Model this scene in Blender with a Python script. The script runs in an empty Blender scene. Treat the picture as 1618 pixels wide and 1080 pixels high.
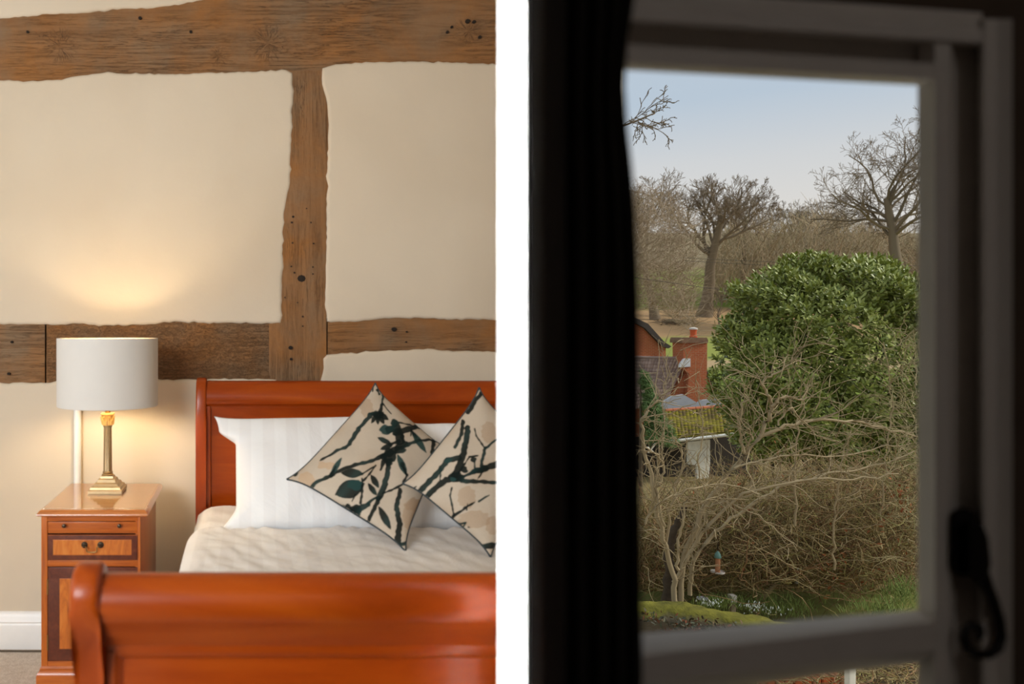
import bpy, bmesh, math, random
import numpy as np
from mathutils import Vector, Matrix
from mathutils.geometry import delaunay_2d_cdt

# ------------------------------------------------------------------ camera, world, lights, exposure
S = bpy.context.scene
COL = S.collection
H = 1.36            # eye height above the bedroom floor
F = 1250.0          # focal length in pixels of a 1618 px wide frame
CX, CY = 391.0, 520.0


def P(px, py, d):
    return np.array([(px - CX) / F * d, d, H - (py - CY) / F * d])


cam_d = bpy.data.cameras.new('camera')
cam = bpy.data.objects.new('camera', cam_d)
COL.objects.link(cam)
cam.location = (0, 0, H)
cam.rotation_euler = (math.pi / 2, 0, 0)
cam_d.sensor_fit = 'HORIZONTAL'
cam_d.sensor_width = 36
cam_d.lens = 36 * F / 1618
cam_d.shift_x = (809 - CX) / 1618
cam_d.shift_y = -(540 - CY) / 1618
cam_d.clip_start = 0.02
cam_d.clip_end = 2000
cam_d.dof.use_dof = True
cam_d.dof.focus_distance = 7.0
cam_d.dof.aperture_fstop = 3.7
cam_d.dof.aperture_blades = 0
S.camera = cam

S.view_settings.view_transform = 'Standard'
S.view_settings.look = 'None'
S.view_settings.gamma = 1
S.view_settings.use_curve_mapping = False
S.view_settings.exposure = 0.0


def lin(r, g, b):
    f = lambda c: c / 12.92 if c <= 0.04045 else ((c + 0.055) / 1.055) ** 2.4
    return (f(r / 255), f(g / 255), f(b / 255), 1)


W = bpy.data.worlds.new('overcast_sky')
S.world = W
W.use_nodes = True
nt = W.node_tree
nt.nodes.clear()
wo = nt.nodes.new('ShaderNodeOutputWorld')
bg = nt.nodes.new('ShaderNodeBackground')
tc = nt.nodes.new('ShaderNodeTexCoord')
sx = nt.nodes.new('ShaderNodeSeparateXYZ')
cr = nt.nodes.new('ShaderNodeValToRGB')
nt.links.new(tc.outputs['Generated'], sx.inputs[0])
nt.links.new(sx.outputs['Z'], cr.inputs[0])
nt.links.new(cr.outputs[0], bg.inputs[0])
nt.links.new(bg.outputs[0], wo.inputs[0])
E = cr.color_ramp.elements
E[0].position = 0.0
E[0].color = lin(219, 214, 211)
E[1].position = 1.0
E[1].color = lin(190, 201, 214)
for pos, c in ((0.13, (218, 214, 212)), (0.18, (208, 209, 213)), (0.245, (184, 197, 213))):
    e = E.new(pos)
    e.color = lin(*c)
bg.inputs[1].default_value = 1.07


def area(name, loc, rot, sx_, sy_, power, col):
    d = bpy.data.lights.new(name, 'AREA')
    d.shape = 'RECTANGLE'
    d.size, d.size_y = sx_, sy_
    d.energy = power
    d.color = col
    o = bpy.data.objects.new(name, d)
    COL.objects.link(o)
    o.location = loc
    o.rotation_euler = rot
    return o


sun_d = bpy.data.lights.new('hazy_sun', 'SUN')
sun_d.energy = 3.1
sun_d.angle = math.radians(12)
sun_d.color = (1.0, 0.94, 0.85)
sun = bpy.data.objects.new('hazy_sun', sun_d)
COL.objects.link(sun)
sun.rotation_euler = (math.radians(50), 0, math.radians(76))

# daylight of the bedroom windows (left wall, and the wall behind on the left)
area('bedroom_window_light_left', (-3.3, 1.55, 1.75), (math.pi / 2, 0, -math.pi / 2), 1.7, 1.5, 18, (0.86, 0.94, 1.0))
area('bedroom_window_light_back', (-2.0, -1.9, 2.2), (math.radians(83), 0, math.radians(-20)), 1.8, 1.3, 162, (0.88, 0.945, 1.0))
# added unseen narrow light that whitens only the dividing board
pw = area('added_post_light', (-0.95, 0.74, 1.36), (0, 0, 0), 0.02, 1.5, 2.6, (1.0, 1.0, 1.0))
pw.data.spread = math.radians(5)
pw.rotation_euler = (Vector((0.338, 1.056, 1.36)) - pw.location).to_track_quat('-Z', 'Y').to_euler()
# added dim light behind the camera, brightening the window frame
nl_ = area('added_frame_light', (0.62, -1.4, 2.5), (0, 0, 0), 0.5, 0.5, 2.8, (1.0, 0.93, 0.88))
nl_.rotation_euler = (Vector((0.5, 0.6, 1.3)) - nl_.location).to_track_quat('-Z', 'Y').to_euler()

# ------------------------------------------------------------------ helpers
rng = np.random.default_rng(7)


def tag(o, label=None, cat=None, group=None, kind=None):
    if label: o['label'] = label
    if cat: o['category'] = cat
    if group: o['group'] = group
    if kind: o['kind'] = kind
    return o


def empty(name, loc, label, cat, group=None):
    o = bpy.data.objects.new(name, None)
    COL.objects.link(o)
    o.location = tuple(loc)
    o.empty_display_size = 0.1
    tag(o, label, cat, group)
    return o


def world_loc(o):
    v = Vector((0, 0, 0))
    while o is not None:
        v = v + o.location
        o = o.parent
    return v


def link_mesh(name, me, mat=None, parent=None, loc=None):
    """mesh given in world coordinates; origin moved to loc (or the parent's origin)"""
    o = bpy.data.objects.new(name, me)
    COL.objects.link(o)
    pl = world_loc(parent) if parent else Vector((0, 0, 0))
    wl = Vector(loc) if loc is not None else pl
    me.transform(Matrix.Translation(-wl))
    o.location = wl - pl
    if parent: o.parent = parent
    if mat: me.materials.append(mat)
    return o


class MB:
    def __init__(self):
        self.bm = bmesh.new()

    def box(self, x0, x1, y0, y1, z0, z1, bev=0.0, seg=2):
        t = bmesh.new()
        r = bmesh.ops.create_cube(t, size=1)
        for v in t.verts:
            v.co = Vector(((x0 + x1) / 2 + v.co.x * (x1 - x0), (y0 + y1) / 2 + v.co.y * (y1 - y0), (z0 + z1) / 2 + v.co.z * (z1 - z0)))
        if bev > 0:
            bmesh.ops.bevel(t, geom=list(t.edges), offset=bev, segments=seg, profile=0.6, affect='EDGES')
        self.add(t)
        return self

    def add(self, t):
        me = bpy.data.meshes.new('tmp')
        t.to_mesh(me)
        t.free()
        self.bm.from_mesh(me)
        bpy.data.meshes.remove(me)

    def loft(self, rings, closed=True, caps=True):
        R = [[self.bm.verts.new(tuple(p)) for p in r] for r in rings]
        n = len(R[0])
        for a, b in zip(R[:-1], R[1:]):
            for i in range(n if closed else n - 1):
                j = (i + 1) % n
                self.bm.faces.new((a[i], a[j], b[j], b[i]))
        if caps:
            self.bm.faces.new(R[0][::-1])
            self.bm.faces.new(R[-1])
        return self

    def lathe(self, prof, c, n=32, caps=True):
        rings = []
        for r, z in prof:
            rings.append([(c[0] + r * math.cos(2 * math.pi * i / n), c[1] + r * math.sin(2 * math.pi * i / n), z) for i in range(n)])
        return self.loft(rings, True, caps)

    def tube(self, pts, rad, n=10):
        pts = [Vector(p) for p in pts]
        if not hasattr(rad, '__len__'): rad = [rad] * len(pts)
        rings = []
        prev = None
        for i, p in enumerate(pts):
            t = (pts[min(i + 1, len(pts) - 1)] - pts[max(i - 1, 0)]).normalized()
            if prev is None:
                a = Vector((0, 0, 1)) if abs(t.z) < 0.9 else Vector((1, 0, 0))
                u = t.cross(a).normalized()
            else:
                u = (prev - t * prev.dot(t)).normalized()
            prev = u
            w = t.cross(u)
            rings.append([p + (u * math.cos(2 * math.pi * k / n) + w * math.sin(2 * math.pi * k / n)) * rad[i] for k in range(n)])
        return self.loft(rings)

    def build(self, name, mat, parent=None, loc=None, smooth=None):
        bmesh.ops.recalc_face_normals(self.bm, faces=list(self.bm.faces))
        me = bpy.data.meshes.new(name)
        self.bm.to_mesh(me)
        self.bm.free()
        o = link_mesh(name, me, mat, parent, loc)
        if smooth is not None:
            ang = math.radians(smooth)
            me.polygons.foreach_set('use_smooth', [True] * len(me.polygons))
            try:
                me.set_sharp_from_angle(angle=ang)
            except Exception:
                pass
        return o


def np_mesh(name, V, Fq, mat=None, parent=None, loc=None, smooth=False):
    V = np.asarray(V, np.float32)
    Fq = np.asarray(Fq, np.int32)
    me = bpy.data.meshes.new(name)
    k = Fq.shape[1]
    me.vertices.add(len(V))
    me.vertices.foreach_set('co', V.ravel())
    me.loops.add(Fq.size)
    me.loops.foreach_set('vertex_index', Fq.ravel())
    me.polygons.add(len(Fq))
    me.polygons.foreach_set('loop_start', np.arange(0, Fq.size, k, dtype=np.int32))
    me.update(calc_edges=True)
    if smooth:
        me.polygons.foreach_set('use_smooth', np.ones(len(Fq), bool))
    return link_mesh(name, me, mat, parent, loc)


def grid_faces(nu, nv, off=0):
    i = np.arange(nu - 1)[:, None] * nv + np.arange(nv - 1)[None, :]
    i = i.ravel() + off
    return np.stack([i, i + nv, i + nv + 1, i + 1], 1)


def poly_tubes(polys, n=4):
    """polys: list of (pts (k,3), radii (k)) -> vertices, quads"""
    by = {}
    for p, r in polys:
        by.setdefault(len(p), []).append((p, r))
    VV, FF, off = [], [], 0
    for k, L in by.items():
        A = np.array([p for p, r in L])
        R = np.array([r for p, r in L])
        T = np.empty_like(A)
        T[:, 1:-1] = A[:, 2:] - A[:, :-2]
        T[:, 0] = A[:, 1] - A[:, 0]
        T[:, -1] = A[:, -1] - A[:, -2]
        T /= np.linalg.norm(T, axis=2, keepdims=True) + 1e-9
        ref = np.where(np.abs(T[..., 2:3]) < 0.8, np.array([0, 0, 1.0]), np.array([1.0, 0, 0]))
        U = np.cross(T, ref)
        U /= np.linalg.norm(U, axis=2, keepdims=True) + 1e-9
        Wv = np.cross(T, U)
        ang = np.arange(n) * 2 * math.pi / n
        V = A[:, :, None, :] + R[:, :, None, None] * (U[:, :, None, :] * np.cos(ang)[None, None, :, None] + Wv[:, :, None, :] * np.sin(ang)[None, None, :, None])
        m = len(L)
        base = off + (np.arange(m) * k * n)[:, None, None] + (np.arange(k - 1) * n)[None, :, None]
        i = np.arange(n)[None, None, :]
        j = (i + 1) % n
        q = np.stack([base + i, base + j, base + n + j, base + n + i], -1).reshape(-1, 4)
        VV.append(V.reshape(-1, 3))
        FF.append(q)
        off += m * k * n
    return np.concatenate(VV), np.concatenate(FF)


# ------------------------------------------------------------------ materials
class NM:
    def __init__(self, name):
        self.m = bpy.data.materials.new(name)
        self.m.use_nodes = True
        self.t = self.m.node_tree
        self.b = self.t.nodes['Principled BSDF']

    def n(self, typ, **kw):
        x = self.t.nodes.new(typ)
        for k, v in kw.items():
            if k.startswith('i_'):
                key = k[2:].replace('_', ' ')
                x.inputs[key].default_value = v
            else:
                setattr(x, k, v)
        return x

    def l(self, a, b):
        self.t.links.new(a, b)

    def coord(self, scale=(1, 1, 1), kind='Object', rot=(0, 0, 0)):
        c = self.n('ShaderNodeTexCoord')
        mp = self.n('ShaderNodeMapping')
        mp.inputs['Scale'].default_value = scale
        mp.inputs['Rotation'].default_value = rot
        self.l(c.outputs[kind], mp.inputs[0])
        return mp.outputs[0]

    def noise(self, vec, scale, detail=4, rough=0.6, dist=0.0):
        x = self.n('ShaderNodeTexNoise', i_Scale=scale, i_Detail=detail, i_Roughness=rough, i_Distortion=dist)
        self.l(vec, x.inputs['Vector'])
        return x.outputs['Fac']

    def ramp(self, fac, stops, interp='LINEAR'):
        r = self.n('ShaderNodeValToRGB')
        r.color_ramp.interpolation = interp
        e = r.color_ramp.elements
        e[0].position, e[0].color = stops[0][0], stops[0][1]
        e[1].position, e[1].color = stops[-1][0], stops[-1][1]
        for p, c in stops[1:-1]:
            k = e.new(p)
            k.color = c
        self.l(fac, r.inputs[0])
        return r.outputs[0]

    def mix(self, fac, a, b, mode='MIX'):
        x = self.n('ShaderNodeMix', data_type='RGBA', blend_type=mode)
        for s, v in ((x.inputs[0], fac), (x.inputs[6], a), (x.inputs[7], b)):
            if hasattr(v, 'links') or hasattr(v, 'node'):
                self.l(v, s)
            else:
                s.default_value = v
        return x.outputs[2]

    def math(self, op, a, b=0.0, c=None, clamp=False):
        x = self.n('ShaderNodeMath', operation=op, use_clamp=clamp)
        for s, v in zip(x.inputs, (a, b, c)):
            if v is None: continue
            if hasattr(v, 'node'):
                self.l(v, s)
            else:
                s.default_value = v
        return x.outputs[0]

    def bump(self, h, strength=0.3, dist=0.01):
        x = self.n('ShaderNodeBump', i_Strength=strength, i_Distance=dist)
        self.l(h, x.inputs['Height'])
        self.l(x.outputs[0], self.b.inputs['Normal'])

    def set(self, col=None, rough=0.5, metal=0.0, coat=0.0, spec=0.5):
        if col is not None:
            if hasattr(col, 'node'):
                self.l(col, self.b.inputs['Base Color'])
            else:
                self.b.inputs['Base Color'].default_value = col
        self.b.inputs['Roughness'].default_value = rough
        self.b.inputs['Metallic'].default_value = metal
        self.b.inputs['Coat Weight'].default_value = coat
        self.b.inputs['Coat Roughness'].default_value = 0.12
        self.b.inputs['Specular IOR Level'].default_value = spec
        return self.m


def c4(r, g, b): return (r, g, b, 1)


def plain(name, col, rough=0.5, metal=0.0, var=0.12, scale=20, coat=0.0, spec=0.5, bump=0.0):
    k = NM(name)
    v = k.coord()
    n = k.noise(v, scale)
    lo = tuple(x * (1 - var) for x in col[:3]) + (1,)
    hi = tuple(min(1, x * (1 + var)) for x in col[:3]) + (1,)
    c = k.ramp(n, [(0.3, lo), (0.7, hi)])
    if bump: k.bump(n, bump, 0.004)
    return k.set(c, rough, metal, coat, spec)


def wood(name, dark, mid, light, scale=(2, 30, 30), rough=0.3, coat=0.3, gscale=3.0, bump=0.03, rot=(0, 0, 0)):
    k = NM(name)
    v = k.coord(scale, rot=rot)
    n1 = k.noise(v, gscale, 6, 0.65, 0.6)
    v2 = k.coord((1, 1, 1))
    n2 = k.noise(v2, 3.0, 2)
    f = k.math('ADD', k.math('MULTIPLY', n1, 0.7), k.math('MULTIPLY', n2, 0.3))
    c = k.ramp(f, [(0.32, dark), (0.5, mid), (0.68, light)])
    k.bump(n1, bump, 0.002)
    return k.set(c, rough, 0, coat, 0.3)


def old_oak(name, horizontal=True, knots=(), dark=0.0, orange=0.5, crackle=0.0):
    """hand hewn oak: grain along the beam, checks, radial cracks about the knots"""
    k = NM(name)
    gs = (1.2, 10, 14) if horizontal else (14, 10, 1.2)
    v = k.coord(gs)
    v1 = k.coord((1, 1, 1))
    g = k.noise(v, 2.2, 8, 0.7, 0.8)
    big = k.noise(v1, 3.2, 4, 0.6, 0.4)
    fine = k.noise(v1, 60, 4, 0.7)
    greycol = lin(124, 100, 76)
    org = lin(146, 96, 48)
    drk = lin(104, 68, 36)
    c = k.mix(k.ramp(big, [(0.38, c4(0, 0, 0)), (0.66, c4(1, 1, 1))]), org, greycol)
    c = k.mix(k.math('MULTIPLY', k.ramp(g, [(0.35, c4(1, 1, 1)), (0.55, c4(0, 0, 0))]), 0.55), c, drk)
    # long dark checks
    vv = k.coord((0.9, 8, 26) if horizontal else (26, 8, 0.9))
    ck = k.noise(vv, 2.0, 5, 0.75, 1.2)
    line = k.ramp(k.math('ABSOLUTE', k.math('SUBTRACT', ck, 0.5)), [(0.0, c4(1, 1, 1)), (0.018, c4(0, 0, 0))])
    region = k.ramp(k.noise(v1, 2.1, 2), [(0.44, c4(0, 0, 0)), (0.60, c4(1, 1, 1))])
    crack = k.math('MULTIPLY', line, region)
    if crackle > 0:
        vc = k.coord((9, 9, 22))
        w = k.n('ShaderNodeTexVoronoi', feature='DISTANCE_TO_EDGE', i_Scale=2.4)
        wv = k.n('ShaderNodeVectorMath', operation='ADD')
        nz = k.n('ShaderNodeTexNoise', i_Scale=9.0, i_Detail=3.0)
        k.l(vc, nz.inputs['Vector'])
        k.l(vc, wv.inputs[0])
        k.l(nz.outputs['Color'], wv.inputs[1])
        k.l(wv.outputs[0], w.inputs['Vector'])
        cl = k.ramp(w.outputs['Distance'], [(0.0, c4(1, 1, 1)), (0.07, c4(0, 0, 0))])
        crack = k.math('MAXIMUM', crack, k.math('MULTIPLY', cl, crackle))
    tcx = k.n('ShaderNodeTexCoord')
    sep = k.n('ShaderNodeSeparateXYZ')
    k.l(tcx.outputs['Object'], sep.inputs[0])
    for (kx, kz, kr) in knots:
        dx = k.math('SUBTRACT', sep.outputs['X'], kx)
        dz = k.math('SUBTRACT', sep.outputs['Z'], kz)
        rr = k.math('SQRT', k.math('ADD', k.math('MULTIPLY', dx, dx), k.math('MULTIPLY', dz, dz)))
        an = k.math('ARCTAN2', dz, dx)
        cb = k.n('ShaderNodeCombineXYZ')
        k.l(k.math('MULTIPLY', an, 2.2), cb.inputs[0])
        k.l(k.math('MULTIPLY', rr, 5.0), cb.inputs[1])
        cb.inputs[2].default_value = kx * 7
        nn = k.noise(cb.outputs[0], 1.6, 3, 0.7, 0.3)
        ln = k.ramp(k.math('ABSOLUTE', k.math('SUBTRACT', nn, 0.5)), [(0.0, c4(1, 1, 1)), (0.03, c4(0, 0, 0))])
        fo = k.ramp(rr, [(kr * 0.4, c4(1, 1, 1)), (kr, c4(0, 0, 0))])
        crack = k.math('MAXIMUM', crack, k.math('MULTIPLY', ln, fo))
    c = k.mix(k.math('MULTIPLY', crack, 0.95), c, lin(38, 25, 16))
    c = k.mix(k.math('MULTIPLY', fine, 0.25), c, lin(160, 126, 92))
    if dark: c = k.mix(dark, c, lin(70, 48, 28))
    hgt = k.math('SUBTRACT', k.math('ADD', g, k.math('MULTIPLY', fine, 0.4)), k.math('MULTIPLY', crack, 1.2))
    k.bump(hgt, 0.55, 0.006)
    return k.set(c, 0.75, 0, 0, 0.25)


def plaster(name, a, b):
    k = NM(name)
    v = k.coord()
    n = k.noise(v, 1.3, 3, 0.5, 0.3)
    n2 = k.noise(v, 7, 5, 0.6)
    c = k.ramp(n, [(0.35, a), (0.65, b)])
    k.bump(k.math('ADD', n, k.math('MULTIPLY', n2, 0.35)), 0.35, 0.02)
    return k.set(c, 0.85, 0, 0, 0.2)


M = {}
M['plaster'] = plaster('cream_limewash', lin(206, 191, 169), lin(214, 200, 179))
M['white_paint'] = plain('white_gloss_paint', lin(232, 230, 226), 0.35, var=0.02)
M['divider_white'] = plain('white_divider_paint', lin(248, 248, 247), 0.6, var=0.01)
M['lath'] = plain('dark_lath', lin(60, 45, 30), 0.9)
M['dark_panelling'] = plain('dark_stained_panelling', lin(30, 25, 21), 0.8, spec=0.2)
M['nook_wall'] = plain('dark_brown_wall_paint', lin(88, 74, 62), 0.8, spec=0.2)
M['frame_paint'] = plain('window_frame_paint', lin(226, 219, 211), 0.4, var=0.04)
M['iron'] = plain('black_iron', lin(24, 21, 20), 0.6, spec=0.3)
M['curtain'] = plain('black_curtain_cloth', lin(12, 10, 9), 0.98, spec=0.01)
CH = dict(dark=c4(0.21, 0.026, 0.001), mid=c4(0.32, 0.045, 0.0015), light=c4(0.41, 0.072, 0.003))
M['cherry'] = wood('cherry_wood', CH['dark'], CH['mid'], CH['light'], (1.2, 9, 9), 0.32, 0.08, 1.6)
M['cherry_v'] = wood('cherry_wood_upright', CH['dark'], CH['mid'], CH['light'], (9, 9, 1.2), 0.32, 0.08, 1.6)
M['yew'] = wood('yew_wood', c4(0.26, 0.05, 0.007), c4(0.44, 0.10, 0.011), c4(0.56, 0.155, 0.02), (2, 20, 30), 0.3, 0.4, 2.5)
M['yew_v'] = wood('yew_wood_upright', c4(0.30, 0.062, 0.009), c4(0.49, 0.118, 0.013), c4(0.60, 0.18, 0.025), (30, 20, 2), 0.3, 0.4, 2.5)
M['crossband'] = wood('mahogany_crossband', c4(0.07, 0.016, 0.009), c4(0.12, 0.028, 0.014), c4(0.18, 0.045, 0.02), (20, 20, 20), 0.3, 0.4, 2.0)
M['flame'] = wood('flame_veneer', c4(0.28, 0.06, 0.010), c4(0.55, 0.15, 0.02), c4(0.70, 0.26, 0.05), (26, 10, 5), 0.3, 0.4, 1.6, rot=(0, 0.5, 0))
M['brass'] = plain('aged_brass', lin(150, 118, 74), 0.35, 0.9, 0.15, 40)
M['brass_pale'] = plain('satin_brass_lamp', lin(158, 136, 102), 0.38, 0.75, 0.08, 60)
M['brass_lit'] = plain('bulb_lit_brass', lin(224, 184, 116), 0.5, 0.35, 0.1, 60)  # paler brass: the bulb's glow on the capital put into the colour
M['brass_dark'] = plain('tarnished_brass', lin(74, 62, 50), 0.35, 0.8)
M['shade_out'] = plain('white_shade_cloth', lin(216, 212, 206), 0.8, var=0.01)
M['shade_in'] = plain('shade_lining', lin(240, 226, 190), 0.6, var=0.02)
M['cord'] = plain('brown_flex', lin(80, 66, 48), 0.6)


def cloth_stripes(name, a, b, period, bump=0.35, wr=5.0):
    k = NM(name)
    v = k.coord()
    sep = k.n('ShaderNodeSeparateXYZ')
    k.l(v, sep.inputs[0])
    s = k.math('SINE', k.math('MULTIPLY', sep.outputs['X'], 2 * math.pi / period))
    f = k.math('MULTIPLY_ADD', s, 4.0, 0.5, clamp=True)
    c = k.mix(f, a, b)
    n = k.noise(v, wr, 5, 0.6, 0.8)
    k.bump(n, bump, 0.03)
    k.b.inputs['Sheen Weight'].default_value = 0.1
    return k.set(c, 0.7, 0, 0, 0.3)


M['bedlinen'] = cloth_stripes('white_satin_stripe_cotton', lin(235, 234, 234), lin(240, 240, 240), 0.085, 0.25, 4)
M['duvet'] = cloth_stripes('white_satin_stripe_duvet', lin(232, 228, 225), lin(238, 235, 232), 0.085, 0.25, 6)
M['mattress'] = plain('mattress_ticking', lin(226, 222, 214), 0.8)

k = NM('beige_carpet')
v = k.coord()
n = k.noise(v, 160, 3, 0.8)
n2 = k.noise(v, 40, 3, 0.7)
k.bump(n, 0.8, 0.006)
M['carpet'] = k.set(k.ramp(k.math('ADD', k.math('MULTIPLY', n, 0.6), k.math('MULTIPLY', n2, 0.4)), [(0.35, lin(196, 180, 164)), (0.65, lin(232, 220, 207))]), 0.95, 0, 0, 0.1)


def glassy(name, gloss=0.05, tint=(1, 1, 1, 1)):
    m = bpy.data.materials.new(name)
    m.use_nodes = True
    t = m.node_tree
    t.nodes.clear()
    o = t.nodes.new('ShaderNodeOutputMaterial')
    a = t.nodes.new('ShaderNodeBsdfTransparent')
    a.inputs[0].default_value = tint
    g = t.nodes.new('ShaderNodeBsdfGlossy')
    g.inputs['Roughness'].default_value = 0.03
    x = t.nodes.new('ShaderNodeMixShader')
    fr = t.nodes.new('ShaderNodeFresnel')
    fr.inputs[0].default_value = 1.3 if gloss < 1 else 1.45
    mu = t.nodes.new('ShaderNodeMath')
    mu.operation = 'MULTIPLY'
    mu.inputs[1].default_value = gloss
    ge = t.nodes.new('ShaderNodeNewGeometry')
    fa = t.nodes.new('ShaderNodeMath')      # reflect on the outer faces only
    fa.operation = 'SUBTRACT'
    fa.inputs[0].default_value = 1.0
    t.links.new(ge.outputs['Backfacing'], fa.inputs[1])
    mb_ = t.nodes.new('ShaderNodeMath')
    mb_.operation = 'MULTIPLY'
    t.links.new(fr.outputs[0], mu.inputs[0])
    t.links.new(mu.outputs[0], mb_.inputs[0])
    t.links.new(fa.outputs[0], mb_.inputs[1])
    t.links.new(mb_.outputs[0], x.inputs[0])
    t.links.new(a.outputs[0], x.inputs[1])
    t.links.new(g.outputs[0], x.inputs[2])
    t.links.new(x.outputs[0], o.inputs[0])
    return m


M['pane'] = glassy('window_glass', 0.25, (0.97, 0.98, 0.97, 1))
M['glass_top'] = glassy('table_glass', 1.0, (0.98, 0.99, 0.97, 1))
M['yew_polished'] = wood('polished_yew_top', c4(0.32, 0.09, 0.02), c4(0.52, 0.17, 0.04), c4(0.62, 0.25, 0.07), (2, 12, 12), 0.12, 1.0, 1.6)


def island(name, cols, rough=0.85, spec=0.2, trans=0.0):
    """colour that differs from piece to piece of one mesh"""
    k = NM(name)
    g = k.n('ShaderNodeNewGeometry')
    st = [(i / (len(cols) - 1), c) for i, c in enumerate(cols)]
    c = k.ramp(g.outputs['Random Per Island'], st)
    return k.set(c, rough, 0, 0, spec)


M['bark_far'] = island('grey_oak_bark', [lin(112, 98, 80), lin(132, 116, 96)])
M['twig_far'] = island('far_twigs', [lin(118, 102, 84), lin(148, 130, 108)])
M['thicket_far'] = island('brown_thicket', [lin(164, 146, 118), lin(190, 168, 138), lin(152, 142, 108), lin(176, 152, 126)])
M['thicket_left'] = island('grey_thicket', [lin(150, 130, 108), lin(178, 158, 134), lin(132, 108, 86)])
M['twig_near'] = island('hedge_twigs', [lin(152, 134, 90), lin(188, 166, 122), lin(96, 82, 52), lin(162, 152, 94), lin(166, 124, 92), lin(84, 70, 44)])
M['branch_pale'] = island('pale_branches', [lin(158, 138, 106), lin(178, 158, 124), lin(138, 120, 86)])
M['twig_right'] = island('olive_twigs', [lin(136, 122, 84), lin(164, 148, 112), lin(120, 116, 70)])
M['bush_leaf'] = island('laurel_leaf', [lin(106, 118, 50), lin(138, 148, 64), lin(168, 174, 90), lin(120, 130, 56), lin(196, 200, 126)], 0.42, 0.45)
M['conifer'] = island('conifer_fronds', [lin(88, 116, 66), lin(122, 146, 90), lin(102, 128, 76)], 0.7)
M['ivy'] = island('wall_ivy', [lin(58, 60, 36), lin(120, 66, 42), lin(80, 84, 62), lin(60, 52, 42), lin(96, 100, 80)], 0.6)
M['snowdrop'] = island('snowdrop_petal', [lin(240, 244, 236), lin(225, 232, 220)], 0.6)
M['blade'] = island('grass_blades', [lin(98, 118, 56), lin(124, 138, 72), lin(96, 108, 52)], 0.7)
M['dead_leaf'] = island('russet_leaves', [lin(160, 96, 58), lin(140, 78, 46), lin(178, 120, 76)], 0.8)
M['white_pvc'] = plain('white_gutter_plastic', lin(226, 222, 210), 0.5)
M['weather_white'] = plain('weathered_white_paint', lin(222, 216, 200), 0.8, var=0.12, scale=5)
M['shed_dark'] = plain('dark_shed_boards', lin(58, 50, 42), 0.9)
M['slate'] = plain('grey_roof_sheet', lin(164, 166, 172), 0.6, var=0.06, scale=3)
M['lead'] = plain('lead_flashing', lin(206, 206, 206), 0.5, var=0.1, scale=6)
M['pot'] = plain('terracotta_pot', lin(206, 96, 52), 0.8)
M['ridge'] = plain('terracotta_ridge', lin(190, 110, 72), 0.8, var=0.2, scale=4)
M['roof_tile'] = island('brown_roof_tiles', [lin(152, 128, 114), lin(172, 146, 132), lin(138, 116, 106), lin(160, 132, 116)])
M['moss_tile'] = island('mossy_roof_tiles', [lin(128, 118, 44), lin(152, 140, 48), lin(106, 94, 52), lin(122, 102, 68), lin(142, 128, 44)])
M['timber_dark'] = plain('dark_barge_board', lin(62, 52, 46), 0.8)
M['feeder_green'] = plain('feeder_roof_green', lin(110, 150, 140), 0.4)
M['feeder_seed'] = plain('feeder_seed', lin(190, 130, 90), 0.8)
M['stone_pale'] = plain('pale_stone', lin(206, 196, 186), 0.8)
M['fence_wood'] = plain('grey_fence_wood', lin(150, 134, 110), 0.9)


def brickmat(name, cols, mortar, sc):
    k = NM(name)
    v = k.coord((1, 1, 1))
    sep = k.n('ShaderNodeSeparateXYZ')
    k.l(v, sep.inputs[0])
    cb = k.n('ShaderNodeCombineXYZ')
    k.l(k.math('ADD', sep.outputs['X'], sep.outputs['Y']), cb.inputs[0])
    k.l(sep.outputs['Z'], cb.inputs[1])
    b = k.n('ShaderNodeTexBrick', i_Scale=sc)
    b.inputs['Color1'].default_value = cols[0]
    b.inputs['Color2'].default_value = cols[1]
    b.inputs['Mortar'].default_value = mortar
    b.inputs['Mortar Size'].default_value = 0.012
    b.inputs['Brick Width'].default_value = 0.23
    b.inputs['Row Height'].default_value = 0.078
    k.l(cb.outputs[0], b.inputs['Vector'])
    n = k.noise(v, 1.6, 4)
    c = k.mix(k.ramp(n, [(0.45, c4(0, 0, 0)), (0.75, c4(0.7, 0.7, 0.7))]), b.outputs['Color'], lin(160, 98, 62))
    return k.set(c, 0.9, 0, 0, 0.15)


M['brick'] = brickmat('orange_brick', (lin(178, 92, 56), lin(158, 78, 48)), lin(168, 122, 94), 1.0)

k = NM('meadow_ground')
v = k.coord()
sep = k.n('ShaderNodeSeparateXYZ')
k.l(v, sep.inputs[0])
wob = k.noise(v, 0.12, 4)
wob2 = k.noise(v, 0.9, 4)
yy = k.math('ADD', sep.outputs['Y'], k.math('MULTIPLY', k.math('SUBTRACT', wob, 0.5), 10))
fy = k.math('DIVIDE', yy, 200.0)
g1, g2, br, so = lin(104, 128, 46), lin(140, 152, 74), lin(168, 134, 98), lin(124, 110, 74)
c = k.ramp(fy, [(0.04, so), (0.062, lin(104, 118, 50)), (0.085, so), (0.17, so), (0.20, g1), (0.325, g1), (0.335, lin(178, 154, 120)), (0.355, lin(178, 154, 120)), (0.365, g2), (0.435, g2), (0.45, br), (0.555, br), (0.57, g1), (0.66, g2), (0.75, g1), (0.9, lin(128, 112, 86)), (1.0, lin(140, 128, 104))])
c = k.mix(k.math('MULTIPLY', wob2, 0.35), c, lin(150, 128, 84))
k.bump(wob2, 0.5, 0.2)
M['ground'] = k.set(c, 0.95, 0, 0, 0.1)

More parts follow.
